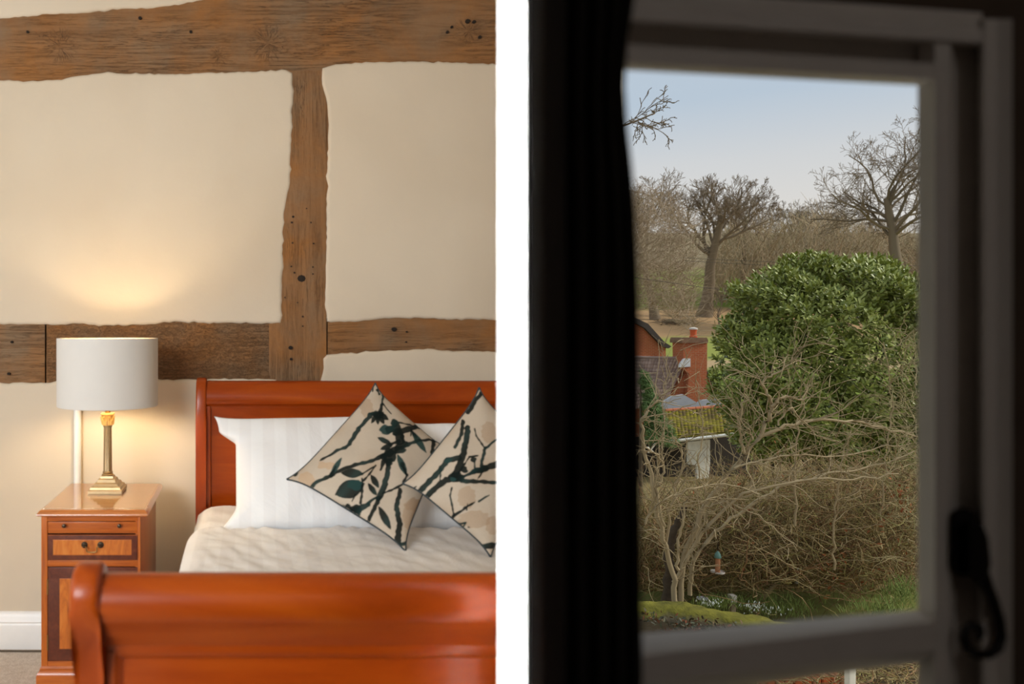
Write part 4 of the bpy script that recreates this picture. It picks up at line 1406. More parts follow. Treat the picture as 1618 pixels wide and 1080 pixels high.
def make_tree(name, label, cat, px, d, py_base, polys, bark, twig, rz=0.0, sc=1.0, group=None, basez=None):
    big, small = polys
    base = P(px, py_base, d)
    if basez is not None: base[2] = basez
    root = empty(name, base, label, cat, group)
    c, s = math.cos(rz), math.sin(rz)
    Rm = np.array([[c, -s, 0], [s, c, 0], [0, 0, 1]]) * sc
    for nm, pl, m, sides in (('trunk_and_limbs', big, bark, 7), ('twigs', small, twig, 3)):
        V, q = poly_tubes(pl, sides)
        o = np_mesh(nm, V @ Rm.T + base, q, m, root, None, sides > 3)
        if nm == 'twigs': o['kind'] = 'stuff'
    return root


TG = 'bare winter trees beyond the meadow'
# the big oak left of centre: trunk foot (1112,500) top 280
d = 105
mpp = d / F
oak = grow_tree(3, 18.3, (0.5, 0, 12.0), (8.6, 7.0, 6.6), 0.80, 0.46, (13, 8, 6, 4), 0.50, 0.15, 0.022, (-0.04, 0), (28, 65), 0.07)
make_tree('oak_tree', 'large bare oak left of centre, trunk standing on the brown bracken', 'tree', 1113, d, 501, oak, M['bark_far'], M['twig_far'], 0.0, 1.0, TG)
# right hand oak, nearer: foot hidden behind the bush
d = 88
oak2 = grow_tree(12, 21, (-1.0, 0, 12.5), (10.2, 7.5, 8.8), 0.70, 0.34, (17, 9, 6, 4), 0.52, 0.18, 0.021, (-0.08, 0), (30, 75), 0.04)
make_tree('oak_tree', 'tall spreading bare oak at the right, behind the green laurel bush', 'tree', 1426, d, 470, oak2, M['bark_far'], M['twig_far'], 0.0, 1.0, TG)
d = 118
oak3 = grow_tree(21, 19, (0, 0, 12.0), (6.8, 6.0, 7), 0.5, 0.44, (12, 8, 6, 4), 0.52, 0.17, 0.024, (0.05, 0), (28, 62), 0.08)
make_tree('oak_tree', 'bare tree just right of the large oak, behind the thicket', 'tree', 1176, d, 478, oak3, M['bark_far'], M['twig_far'], 0.5, 1.0, TG)
make_tree('oak_tree', 'bare tree at the far left, beside the dark curtain', 'tree', 1035, 102, 505, oak3, M['bark_far'], M['twig_far'], 2.2, 1.02, TG)
make_tree('oak_tree', 'farthest low bare tree in the dip of the skyline', 'tree', 1250, 150, 450, oak3, M['bark_far'], M['twig_far'], 3.6, 0.86, TG)
make_tree('oak_tree', 'low bare tree left of the tall right-hand oak', 'tree', 1312, 145, 452, oak2, M['bark_far'], M['twig_far'], 2.4, 0.76, TG)
# young tree by the oak
yt = grow_tree(31, 6.0, (0, 0, 3.8), (2.5, 2.5, 2.7), 0.13, 0.22, (9, 5, 4), 0.55, 0.15, 0.022, (0, 0), (25, 50), 0.10)
make_tree('young_tree', 'small bare young tree on the bracken right of the large oak', 'tree', 1137, 98, 522, yt, M['bark_far'], M['twig_far'], 0, 1.0)
# overhanging branch tips at the upper left, from a tree close by
bt = grow_tree(44, 2.3, (1.0, 0, 0.15), (1.6, 1.2, 0.55), 0.035, 0.5, (9, 5, 3), 0.5, 0.22, 0.007, (14.0, 0), (20, 50), -0.015)
b0 = P(897, 214, 16)
rt = empty('overhanging_branch', b0, 'thin bare branch reaching in at the upper left of the sky', 'branch')
for nm, pl, sides in (('bough', bt[0], 6), ('twigs', bt[1], 4)):
    V, q = poly_tubes(pl, sides)
    oo = np_mesh(nm, V + b0, q, M['bark_far'], rt, None, True)
    if nm == 'twigs': oo['kind'] = 'stuff'


def twig_cloud(n, ux, dr, pyfun, L, rad, seed, upr=0.8, curl=0.25, k=5, side=0.6, taper=0.35):
    """loose twigs: px range ux, depth range dr, foot rows from pyfun(px, d)"""
    r = np.random.default_rng(seed)
    out = []
    for i in range(n):
        px = r.uniform(*ux)
        d_ = r.uniform(*dr)
        p = pyfun(px, d_, r)
        dd = np.array([r.normal(0, side), r.normal(0, side), upr * r.uniform(0.3, 1.2)])
        dd /= np.linalg.norm(dd)
        ll = r.uniform(*L)
        pts = [p]
        for j in range(k):
            dd = dd + r.normal(0, curl, 3) * np.array([1, 1, 0.7])
            dd /= np.linalg.norm(dd)
            p = p + dd * ll / k
            pts.append(p)
        rr = r.uniform(*rad)
        out.append((np.array(pts), rr * np.linspace(1, taper, k + 1)))
    return out


def stuff(name, polys, sides, mat, label, cat, smooth=False):
    V, q = poly_tubes(polys, sides)
    o = np_mesh(name, V, q, mat, None, tuple(np.array([V[:, 0].mean(), V[:, 1].mean(), V[:, 2].min()])), smooth)
    return tag(o, label, cat, None, 'stuff')


# brown thicket along the far edge of the meadow
tops = np.array([[1080, 500], [1110, 430], [1150, 352], [1200, 345], [1235, 352], [1265, 338], [1310, 334], [1350, 345], [1400, 360], [1470, 372]])
def far_foot(px, d_, r):
    t = np.interp(px, tops[:, 0], tops[:, 1]) + 14
    py = t + (480 - t) * r.uniform(0, 1) ** 0.9
    return P(px, py, d_)
pol = twig_cloud(13500, (1125, 1760), (108, 128), far_foot, (2.2, 5.0), (0.028, 0.05), 5, 0.9, 0.18, 4, 0.45)
stuff('thicket', pol, 3, M['thicket_far'], 'brown bare thicket along the far meadow edge, below the skyline', 'thicket')
def left_foot(px, d_, r):
    py = 300 + 190 * r.uniform(0, 1) ** 0.8 + max(0, px - 1045) * 0.8
    return P(px, py, d_)
pol = twig_cloud(4200, (960, 1098), (66, 86), left_foot, (1.2, 3.2), (0.014, 0.03), 8, 0.5, 0.3, 5, 0.6)
stuff('thicket', pol, 3, M['thicket_left'], 'grey brown tangle of bare twigs at the left by the curtain', 'thicket')
# fallen brash by the oak
def brash(px, d_, r): return P(px, r.uniform(505, 515), d_)
stuff('brash_pile', twig_cloud(260, (1040, 1092), (97, 101), brash, (0.8, 2.2), (0.02, 0.05), 9, 0.1, 0.2, 4, 0.8), 3, M['bark_far'], 'pile of dark fallen branches on bracken beneath the left trees', 'branches')

# ------------------------------------------------------------------ cottage beyond the garden
DC = 36.0
def C_(px, py, dd=0.0): return P(px, py, DC + dd)


def prism(name, front, depth, mat, parent, loc=None, smooth=None):
    b = MB()
    b.loft([[tuple(p) for p in front], [(p[0], p[1] + depth, p[2]) for p in front]])
    return b.build(name, mat, parent, loc, smooth)


def tile_roof(name, A, B, C, D, rows, cols, mat, parent, th=0.03, wav=0.0):
    """overlapping tiles on the slope A,B (eaves) -> D,C (ridge), joined: each is a few pixels"""
    A, B, C, D = [np.array(x, float) for x in (A, B, C, D)]
    nrm = np.cross(B - A, D - A)
    nrm /= np.linalg.norm(nrm)
    if nrm[2] < 0: nrm = -nrm
    V, Fq = [], []
    r = np.random.default_rng(5)
    for i in range(rows):
        t0, t1 = i / rows, min(1, (i + 1.25) / rows)
        for j in range(cols):
            s0, s1 = j / cols, (j + 0.99) / cols
            f = lambda s, t: A + (B - A) * s * (1 - t) + (D - A) * t + ((C - D) * s) * t
            lift = th * (1.3 + 0.06 * r.normal())
            p = [f(s0, t0) + nrm * (lift + th), f(s1, t0) + nrm * (lift + th), f(s1, t1) + nrm * th * 0.4, f(s0, t1) + nrm * th * 0.4]
            q = [x - nrm * th for x in p]
            n0 = len(V)
            V += p + q
            Fq += [[n0, n0 + 1, n0 + 2, n0 + 3], [n0 + 4, n0 + 5, n0 + 1, n0], [n0 + 1, n0 + 5, n0 + 6, n0 + 2], [n0 + 4, n0, n0 + 3, n0 + 7]]
    o = np_mesh(name, V, Fq, mat, parent)
    o['kind'] = 'stuff'
    return o


cott = empty('brick_cottage', C_(1098, 700), 'orange brick cottage end with gable and tall chimney below the meadow', 'cottage')
apex = (1098, 563)
gl, gr = (1046, 640), (1150, 640)
prism('gable_wall', [C_(apex[0] + 2, 568), C_(gl[0], 640), C_(gl[0], 760), C_(gr[0], 760), C_(gr[0], 640)], 3.2, M['brick'], cott, None)
# chimney breast and stack
ch = prism('chimney_stack', [C_(1084, 640, -0.25), C_(1089, 590, -0.25), C_(1080, 583, -0.25), C_(1079.5, 541, -0.25), C_(1117.5, 541, -0.25), C_(1117, 590, -0.25), C_(1117, 640, -0.25)], 0.9, M['brick'], cott)
prism('chimney_cap', [C_(1078, 541.5, -0.33), C_(1078, 537, -0.33), C_(1079.5, 533, -0.33), C_(1117, 533, -0.33), C_(1119, 537, -0.33), C_(1119, 541.5, -0.33)], 1.05, plain('weathered_cap', lin(122, 92, 70), 0.9, var=0.25, scale=5), ch)
pcx = C_(1097.5, 533)
mpp = DC / F
MB().lathe([(0.155, pcx[2]), (0.17, pcx[2] + 0.05), (0.13, pcx[2] + 0.09), (0.135, pcx[2] + 0.30), (0.165, pcx[2] + 0.36)], (pcx[0], DC + 0.1), 16).build('chimney_pot', M['pot'], ch, None, 40)
MB().lathe([(0.17, pcx[2] + 0.36), (0.18, pcx[2] + 0.38), (0.17, pcx[2] + 0.43), (0.05, pcx[2] + 0.47)], (pcx[0], DC + 0.1), 16).build('pot_cowl', M['stone_pale'], ch, None, 40)
# lead flashing
prism('lead_flashing', [C_(1075, 574, -0.3), C_(1081, 566, -0.3), C_(1091, 566, -0.3), C_(1091, 579, -0.3), C_(1073, 580, -0.3)], 0.1, M['lead'], ch)
# roof slopes: left one is seen from above, right one edge on
prism('barge_board', [C_(1113, 583, -0.15), C_(1117, 585, -0.15), C_(1153, 640, -0.15), C_(1149, 641, -0.15)], 0.2, M['timber_dark'], cott)
tile_roof('roof_tiles', C_(960, 652, -0.4), C_(1050, 640, -0.2), C_(1086, 567, 0.1), C_(960, 563, 2.0), 14, 26, M['roof_tile'], cott, 0.02)
prism('roof_slope', [C_(940, 648, 0.1), C_(1052, 640, 0.1), C_(1088, 568, 1.5), C_(940, 566, 3)], 0.08, M['roof_tile'], cott)
b = MB(); b.tube([tuple(C_(955, 563, 2.0)), tuple(C_(1088, 566, 0.1))], 0.07, 8); b.build('ridge_tiles', M['roof_tile'], cott, None, 40)

# second brick house, behind on the left
DB = 44.0
h2 = empty('brick_house', P(1000, 640, DB), 'brick gable end with dark barge board, farther back at the left', 'house')
prism('gable_wall', [P(x, y, DB) for x, y in ((985, 498), (1021, 515), (1052, 550), (1052, 700), (940, 700), (940, 545))], 4, M['brick'], h2)
prism('barge_board', [P(x, y, DB - 0.2) for x, y in ((984, 493), (1024, 511), (1050, 540), (1061, 547), (1057, 550), (1047, 547), (1019, 518), (984, 500))], 0.4, M['timber_dark'], h2)

# pale sheet-roofed outbuilding between
ob = empty('outbuilding', P(1090, 690, 31.5), 'low outbuilding with pale grey sheet roof in front of the brick gable', 'outbuilding')
prism('roof_sheet', [P(x, y, 31.5) for x, y in ((1040, 640), (1062, 626), (1080, 623), (1110, 641), (1108, 660), (1040, 660))], 0.15, M['slate'], ob)
prism('roof_sheet', [P(x, y, 32.3) for x, y in ((1100, 640), (1108, 632), (1168, 626), (1170, 660), (1100, 660))], 0.15, M['slate'], ob)
prism('wall', [P(x, y, 32.5) for x, y in ((1042, 655), (1168, 645), (1168, 760), (1042, 760))], 0.3, M['shed_dark'], ob)

# mossy-roofed open shed
DS = 28.0
sh_ = empty('garden_shed', P(1090, 760, DS), 'low open shed with mossy tiled roof and white gutter', 'shed')
eL, eR, rR, rL = P(1022, 692, DS + 0.2), P(1190, 680, DS - 0.6), P(1184, 640, DS + 1.6), P(1016, 652, DS + 2.2)
tile_roof('mossy_roof_tiles', eL, eR, rR, rL, 15, 30, M['moss_tile'], sh_, 0.02)
b = MB(); b.loft([[tuple(eL), tuple(eR), tuple(rR), tuple(rL)], [tuple(p - np.array([0, 0, 0.06])) for p in (eL, eR, rR, rL)]]); b.build('roof_deck', M['moss_tile'], sh_)
rt_ = []
b = MB()
for i in range(14):
    p0 = rL + (rR - rL) * i / 14
    p1 = rL + (rR - rL) * (i + 0.93) / 14
    b = MB(); b.tube([tuple(p0 + np.array([0, 0, 0.02])), tuple(p1 + np.array([0, 0, 0.02]))], 0.075, 8); b.build('ridge_tile', M['ridge'], sh_, None, 50)
b = MB(); b.tube([tuple(P(1056, 697.5, DS - 0.1)), tuple(P(1166, 685, DS - 0.7))], 0.055, 8); b.build('gutter', M['white_pvc'], sh_, None, 50)
b = MB(); b.loft([[tuple(P(x, y, DS + 0.15)) for x, y in ((1016, 690), (1060, 700), (1060, 708), (1016, 700))], [tuple(P(x, y, DS + 0.25)) for x, y in ((1016, 690), (1060, 700), (1060, 708), (1016, 700))]]); b.build('fascia', M['shed_dark'], sh_)
prism('back_wall', [P(x, y, DS + 1.8) for x, y in ((1005, 690), (1200, 685), (1200, 770), (1005, 770))], 0.1, M['shed_dark'], sh_)
prism('white_wall_panel', [P(x, y, DS + 0.1) for x, y in ((1087, 698), (1122, 694), (1122, 733), (1120, 755), (1102, 756), (1102, 735), (1088, 733))], 0.12, M['weather_white'], sh_)
b = MB()
b.tube([tuple(P(1024, 715, DS)), tuple(P(1036, 700, DS))], 0.03, 6)
b.tube([tuple(P(1023, 706, DS)), tuple(P(1032, 714, DS))], 0.03, 6)
b.build('white_bracket', M['weather_white'], sh_)

# ------------------------------------------------------------------ laurel bush
DL = 17.0
mL = DL / F
bc = P(1303, 578, DL)
rx, rz_, ry = 160 * mL, 163 * mL, 1.8
lb = empty('laurel_bush', (bc[0], DL, ground_z(DL)), 'big rounded evergreen laurel bush with glossy leaves right of the cottage', 'bush')


def leaf_mesh():
    # pointed oval leaf, folded along the midrib; length 1 along +Y
    V = [(0, 0, 0), (0.15, 0.25, 0.05), (0.20, 0.5, 0.06), (0.13, 0.78, 0.03), (0, 1, -0.06), (-0.13, 0.78, 0.03), (-0.20, 0.5, 0.06), (-0.15, 0.25, 0.05), (0, 0.25, 0), (0, 0.5, 0.0), (0, 0.78, -0.02)]
    T = [(0, 1, 8), (0, 8, 7), (1, 2, 9), (1, 9, 8), (8, 9, 6), (8, 6, 7), (2, 3, 10), (2, 10, 9), (9, 10, 5), (9, 5, 6), (3, 4, 10), (10, 4, 5)]
    return np.array(V, float), np.array(T)


LV, LT = leaf_mesh()
r = np.random.default_rng(77)
frames = []
NSH = 9500
for i in range(NSH):
    a_ = r.uniform(0, 2 * math.pi)
    zc = r.uniform(-0.9, 1)
    rad_ = math.sqrt(max(0, 1 - zc * zc))
    u = np.array([rad_ * math.cos(a_), rad_ * math.sin(a_), zc])
    if u[1] > 0.15: continue
    lump = 1 + 0.07 * math.sin(u[0] * 7 + 1) * math.sin(u[2] * 8 + 2) + 0.05 * math.sin(u[0] * 15 + u[2] * 11)
    shell = r.choice([1.0, 0.93, 0.82], p=[0.5, 0.28, 0.22])
    sq = np.sign(u) * np.abs(u) ** 0.85
    p = bc + np.array([sq[0] * rx, sq[1] * ry, sq[2] * rz_]) * lump * shell
    if p[2] < ground_z(DL) + 0.2: continue
    ax = u * np.array([1, 1, 0.8]) + np.array([0, 0, 0.75]) + r.normal(0, 0.25, 3)
    ax /= np.linalg.norm(ax)
    sl_ = r.uniform(0.18, 0.34)
    nl = r.integers(7, 12)
    for j in range(nl):
        t = j / nl
        az = j * 2.4 + r.uniform(-0.4, 0.4)
        e1 = np.cross(ax, [0.3, 0.2, 1.0]); e1 /= np.linalg.norm(e1)
        e2 = np.cross(ax, e1)
        out = e1 * math.cos(az) + e2 * math.sin(az)
        op = math.radians(75 - 50 * t + r.uniform(-12, 12))
        ydir = ax * math.cos(op) + out * math.sin(op)
        zdir = ax * math.sin(op) - out * math.cos(op)
        xdir = np.cross(ydir, zdir)
        ln = r.uniform(0.115, 0.175) * (1 - 0.25 * t)
        frames.append((p + ax * sl_ * (t - 0.5), xdir, ydir, zdir, ln, u[1], shell))
# nearest, most exposed leaves are objects of their own
order = sorted(range(len(frames)), key=lambda i: (frames[i][6] < 1.0, frames[i][5] - 0.02 * frames[i][4] * 50 + r.uniform(0, 0.5)))
single = order[:300]
rest = order[300:]
leaf_me = bpy.data.meshes.new('leaf')
leaf_me.from_pydata([tuple(v) for v in LV], [], [tuple(t) for t in LT])
leaf_me.polygons.foreach_set('use_smooth', [True] * len(LT))
kk = NM('laurel_leaf_single')
oi = kk.n('ShaderNodeObjectInfo')
M['leaf_one'] = kk.set(kk.ramp(oi.outputs['Random'], [(0.0, lin(112, 124, 54)), (0.5, lin(150, 160, 76)), (1.0, lin(196, 200, 126))]), 0.36, 0, 0, 0.5)
leaf_me.materials.append(M['leaf_one'])
for i in single:
    p, xd, yd, zd, ln, _, _ = frames[i]
    o = bpy.data.objects.new('leaf', leaf_me)
    COL.objects.link(o)
    o.parent = lb
    o.matrix_local = Matrix.Translation(Vector(p) - lb.location) @ Matrix(((xd[0], yd[0], zd[0]), (xd[1], yd[1], zd[1]), (xd[2], yd[2], zd[2]))).to_4x4() @ Matrix.Scale(ln, 4)
Pn = np.array([frames[i][0] for i in rest])
Xd = np.array([frames[i][1] for i in rest])
Yd = np.array([frames[i][2] for i in rest])
Zd = np.array([frames[i][3] for i in rest])
Ln = np.array([frames[i][4] for i in rest])
VV = Pn[:, None, :] + Ln[:, None, None] * (LV[None, :, 0:1] * Xd[:, None, :] + LV[None, :, 1:2] * Yd[:, None, :] + LV[None, :, 2:3] * Zd[:, None, :])
FF = LT[None] + (np.arange(len(rest)) * len(LV))[:, None, None]
oo = np_mesh('foliage', VV.reshape(-1, 3), FF.reshape(-1, 3), M['bush_leaf'], lb, None, True)
oo['kind'] = 'stuff'
# inner stems
st = []
for i in range(26):
    a_ = r.uniform(0, 2 * math.pi)
    f0 = np.array([bc[0] + r.normal(0, 0.25), DL + r.normal(0, 0.2), ground_z(DL) - 0.05])
    e0 = bc + np.array([math.cos(a_) * rx * 0.7, math.sin(a_) * ry * 0.6, r.uniform(-0.2, 0.75) * rz_])
    tt = np.linspace(0, 1, 6)[:, None]
    st.append((f0 + (e0 - f0) * tt + np.array([0, 0, 0.4]) * np.sin(tt * math.pi), np.linspace(0.05, 0.012, 6)))
V, q = poly_tubes(st, 5)
np_mesh('stems', V, q, M['shed_dark'], lb, None, True)['kind'] = 'stuff'

# conifer by the shed, at the left
cf = empty('conifer', P(1030, 700, 22), 'green feathery conifer left of the mossy shed roof', 'conifer')
pol = []
for i in range(150):
    t = r.uniform(0, 1)
    p0 = P(1012 + r.normal(0, 2), 700 - 115 * t, 22 + r.normal(0, 0.1))
    a_ = r.uniform(-0.6, 1.2)
    Lb = (1 - t) * 0.95 + 0.15
    dirv = np.array([math.cos(a_), -math.sin(a_) * 0.5, 0.15])
    for j in range(26):
        s_t = r.uniform(0.1, 1)
        q0 = p0 + dirv * Lb * s_t - np.array([0, 0, 0.25 * s_t * s_t])
        dv_ = dirv * 0.5 + r.normal(0, 0.5, 3) + np.array([0, 0, -0.1])
        dv_ /= np.linalg.norm(dv_)
        pol.append((np.array([q0, q0 + dv_ * 0.06, q0 + dv_ * 0.13 - np.array([0, 0, 0.015])]), np.array([0.008, 0.010, 0.003])))
V, q = poly_tubes(pol, 3)
np_mesh('fronds', V, q, M['conifer'], cf)['kind'] = 'stuff'
b = MB(); b.tube([tuple(P(1012, 800, 22)), tuple(P(1012, 590, 22))], [0.07, 0.015], 8); b.build('trunk', M['bark_far'], cf, None, 60)

# ------------------------------------------------------------------ near shrubs
def trace(pts, d0, d1, r0, r1):
    n = len(pts)
    a = np.array([P(x, y, d0 + (d1 - d0) * i / (n - 1)) for i, (x, y) in enumerate(pts)])
    # smooth resample
    t = np.linspace(0, n - 1, 4 * n)
    s = np.stack([np.interp(t, range(n), a[:, c]) for c in range(3)], 1)
    for _ in range(2):
        s[1:-1] = (s[:-2] + 2 * s[1:-1] + s[2:]) / 4
    s[1:-1] += r.normal(0, 0.012, (len(s) - 2, 3))
    return s, np.linspace(r0, r1, len(s))


shrub = empty('bare_shrub', (P(1070, 950, 9.3)[0], 9.3, ground_z(9.3)), 'pale bare-branched shrub arching across in front of the laurel and the shed', 'shrub')
traces = [
    ([(1068, 960), (1062, 900), (1045, 840), (1030, 760), (1016, 700), (1012, 660), (1030, 640), (1050, 622), (1065, 610)], 9.2, 9.0, 0.040, 0.008),
    ([(1075, 955), (1080, 880), (1110, 800), (1160, 738), (1200, 690), (1250, 666), (1320, 661), (1390, 676), (1450, 690)], 9.4, 9.0, 0.045, 0.011),
    ([(1200, 690), (1214, 662), (1221, 642), (1212, 622), (1203, 608), (1212, 592), (1240, 585), (1252, 562), (1266, 548)], 9.2, 9.0, 0.028, 0.008),
    ([(1219, 642), (1240, 626), (1272, 632), (1290, 622)], 9.1, 9.0, 0.022, 0.008),
    ([(1176, 716), (1166, 672), (1180, 628), (1176, 606)], 9.2, 9.0, 0.018, 0.007),
    ([(1176, 712), (1190, 690), (1168, 660), (1172, 640)], 9.2, 9.1, 0.014, 0.006),
    ([(1090, 940), (1092, 890), (1130, 840), (1180, 800), (1240, 762), (1310, 748), (1380, 738), (1445, 712)], 9.6, 9.4, 0.034, 0.010),
    ([(1064, 920), (1100, 850), (1160, 785), (1240, 760), (1340, 756), (1420, 748)], 9.3, 8.8, 0.030, 0.009),
    ([(1012, 835), (1040, 795), (1090, 770), (1150, 762), (1200, 780)], 9.0, 8.8, 0.016, 0.007),
    ([(1318, 900), (1316, 840), (1322, 780), (1330, 720), (1345, 680)], 9.6, 9.4, 0.018, 0.007),
    ([(1256, 830), (1257, 760), (1259, 700), (1268, 640), (1278, 600)], 9.5, 9.3, 0.018, 0.006),
    ([(1052, 860), (1058, 800), (1080, 735), (1075, 700), (1064, 690)], 9.2, 9.1, 0.020, 0.008),
    ([(1050, 830), (1036, 780), (1050, 748), (1042, 720), (1018, 706)], 9.1, 9.0, 0.022, 0.010),
    ([(1100, 860), (1118, 800), (1100, 740), (1112, 690), (1106, 640), (1100, 600)], 9.2, 9.1, 0.013, 0.005),
    ([(1030, 790), (1050, 700), (1046, 640), (1055, 560)], 9.2, 9.1, 0.011, 0.005),
    ([(1160, 740), (1200, 730), (1260, 715), (1330, 722), (1400, 705), (1440, 700)], 9.1, 8.9, 0.016, 0.007),
    ([(1230, 672), (1250, 640), (1262, 660), (1290, 690), (1330, 700)], 9.0, 8.9, 0.013, 0.006),
    ([(1110, 800), (1150, 790), (1210, 820), (1260, 870)], 9.2, 9.0, 0.014, 0.006),
    ([(1390, 830), (1396, 780), (1400, 720), (1410, 660), (1404, 600), (1396, 540)], 9.8, 9.6, 0.014, 0.006),
    ([(1072, 900), (1070, 860), (1078, 820), (1086, 790)], 9.0, 8.9, 0.022, 0.012),
]
pols, sub = [], []
for t_ in traces:
    s, rr = trace(*t_)
    rr = rr * 0.78
    o_v, o_q = poly_tubes([(s, rr)], 7)
    np_mesh('branch', o_v, o_q, M['branch_pale'], shrub, None, True)
    for i in range(2, len(s) - 1):
        for _ in range(3):
            if r.uniform() < 0.34:
                dd = (s[i + 1] - s[i]); dd /= np.linalg.norm(dd) + 1e-9
                dd = dd + r.normal(0, 0.75, 3) + np.array([0, 0, 0.25])
                dd /= np.linalg.norm(dd)
                ll = r.uniform(0.15, 0.75)
                p = s[i]
                pts = [p]
                for j in range(6):
                    dd = dd + r.normal(0, 0.2, 3); dd /= np.linalg.norm(dd)
                    p = p + dd * ll / 6
                    pts.append(p)
                    if j in (2, 4) and r.uniform() < 0.7:
                        d2 = dd + r.normal(0, 0.7, 3); d2 /= np.linalg.norm(d2)
                        l2 = ll * r.uniform(0.25, 0.5)
                        sub.append((np.array([p, p + d2 * l2 * 0.5 + r.normal(0, 0.01, 3), p + d2 * l2]), np.array([0.0040, 0.0034, 0.0028])))
                sub.append((np.array(pts), min(0.007, rr[i] * 0.5) * np.linspace(1, 0.4, 7)))
s, rr = trace([(1056, 985), (1054, 950), (1060, 905), (1058, 870), (1066, 835), (1082, 800)], 9.45, 9.4, 0.085, 0.03)
o_v, o_q = poly_tubes([(s, rr)], 10)
np_mesh('trunk', o_v, o_q, plain('dark_shrub_bark', lin(74, 60, 44), 0.9, var=0.3, scale=14), shrub, None, True)
V, q = poly_tubes(sub, 4)
np_mesh('twigs', V, q, M['branch_pale'], shrub, None, True)['kind'] = 'stuff'

# tangled hedge below
def hedge_foot(px, d_, r):
    top = np.interp(px, [1010, 1100, 1200, 1300, 1360, 1400, 1450], [812, 808, 762, 752, 765, 762, 742])
    py = top + (935 - top) * r.uniform(0, 1) ** 0.75
    return P(px, py, d_)
pol = twig_cloud(11500, (995, 1465), (9.8, 13.5), hedge_foot, (0.3, 1.1), (0.0035, 0.008), 15, 0.9, 0.42, 7, 0.6)
stuff('hedge', pol, 3, M['twig_near'], 'tangled brown bare hedge filling the garden below the laurel', 'hedge')
def right_foot(px, d_, r): return P(px, r.uniform(520, 900), d_)
pol = twig_cloud(360, (1408, 1470), (9.0, 11.0), right_foot, (0.3, 0.9), (0.003, 0.007), 16, 0.6, 0.35, 7, 0.6)
stuff('hedge', pol, 3, M['twig_right'], 'olive grey twigs climbing along the right window edge', 'hedge')
# a few russet leaves still on the hedge
def leaf_cloud(n, spots, size, seed):
    r_ = np.random.default_rng(seed)
    V, T = [], []
    for i in range(n):
        sp_ = spots[i % len(spots)]
        p = P(sp_[0] + r_.normal(0, sp_[2]), sp_[1] + r_.normal(0, sp_[3]), sp_[4] + r_.normal(0, 0.15))
        Q, _ = np.linalg.qr(r_.normal(0, 1, (3, 3)))
        n0 = len(V)
        V += list(p + size * r_.uniform(0.6, 1.2) * (LV - np.array([0, 0.5, 0])) @ Q)
        T += [tuple(int(x) + n0 for x in t) for t in LT]
    return np.array(V), np.array(T)
V, T = leaf_cloud(190, [(1320, 885, 12, 8, 10), (1425, 790, 10, 14, 9.6), (1400, 870, 25, 40, 9.8), (1230, 800, 60, 40, 9.8), (1330, 910, 40, 20, 10)], 0.06, 3)
o = np_mesh('clinging_leaves', V, T, M['dead_leaf'], None, tuple(V.mean(0)))
tag(o, 'russet dead leaves still clinging to the bare hedge', 'leaves', None, 'stuff')

# fallen log-like limb leaning in the grass
b = MB(); b.tube([tuple(P(1193, 968, 10.2)), tuple(P(1200, 950, 10.2)), tuple(P(1212, 935, 10.2)), tuple(P(1226, 922, 10.2))], [0.045, 0.042, 0.036, 0.022], 8)
tag(b.build('leaning_limb', plain('mossy_limb', lin(136, 118, 80), 0.9, var=0.3, scale=12), None, tuple(P(1193, 968, 10.2)), 60), 'sawn mossy limb leaning out of the grass by the snowdrops', 'log')

# ------------------------------------------------------------------ low mossy wall, feeders, flowers
DW = 9.0
mw = MB()
prof_n = 24
rings = []
rr_ = np.random.default_rng(4)
tp = [(960, 952), (1015, 955), (1060, 955), (1100, 960), (1150, 969), (1200, 978), (1245, 988), (1300, 996), (1420, 1010)]
for i in range(40):
    px = 960 + (1420 - 960) * i / 39
    py = np.interp(px, [x for x, _ in tp], [y for _, y in tp]) + rr_.normal(0, 0.8)
    dd = DW - 1.4 * i / 39
    c = P(px, py, dd)
    ring = []
    for a_, (oy, oz) in enumerate([(-0.20, -0.9), (-0.19, -0.30), (-0.21, -0.14), (-0.16, -0.05), (-0.05, 0.0), (0.08, 0.01), (0.18, -0.05), (0.22, -0.2), (0.22, -0.9)]):
        ring.append((c[0] + rr_.normal(0, 0.006), c[1] + oy, c[2] + oz + rr_.normal(0, 0.006)))
    rings.append(ring)
mw.loft(rings, True, True)
base = P(1200, 1000, 8.3)
tag(mw.build('garden_wall', M['moss'], None, (base[0], base[1], ground_z(8.3)), 70), 'low garden wall with a rounded top thick with yellow moss', 'wall')
V, T = leaf_cloud(900, [(1060 + i * 18, 985 + i * 2.4, 12, 7, DW - 0.57 - i * 0.055) for i in range(14)] + [(1030, 975, 12, 6, DW - 0.47)], 0.055, 6)
o = np_mesh('ivy', V, T, M['ivy'], None, tuple(V.mean(0)))
tag(o, 'dull and russet creeper leaves on the face of the mossy wall', 'creeper', None, 'stuff')

# hanging bird feeder
fd = empty('bird_feeder', P(1134, 906, 9.7), 'hanging seed feeder with pale green roof and round tray', 'feeder')
fc = P(1134, 890, 9.7)
s9 = 9.7 / F
MB().lathe([(0.005, P(0, 870, 9.7)[2]), (0.030, P(0, 874, 9.7)[2]), (0.040, P(0, 880, 9.7)[2]), (0.036, P(0, 881, 9.7)[2])], (fc[0], 9.7), 14).build('roof', M['feeder_green'], fd, None, 40)
MB().lathe([(0.027, P(0, 903, 9.7)[2]), (0.027, P(0, 881, 9.7)[2])], (fc[0], 9.7), 14).build('seed_tube', M['feeder_seed'], fd, None, 40)
MB().lathe([(0.075, P(0, 903, 9.7)[2]), (0.078, P(0, 901.5, 9.7)[2]), (0.078, P(0, 904, 9.7)[2]), (0.02, P(0, 906, 9.7)[2])], (fc[0], 9.7), 18).build('tray', M['stone_pale'], fd, None, 40)
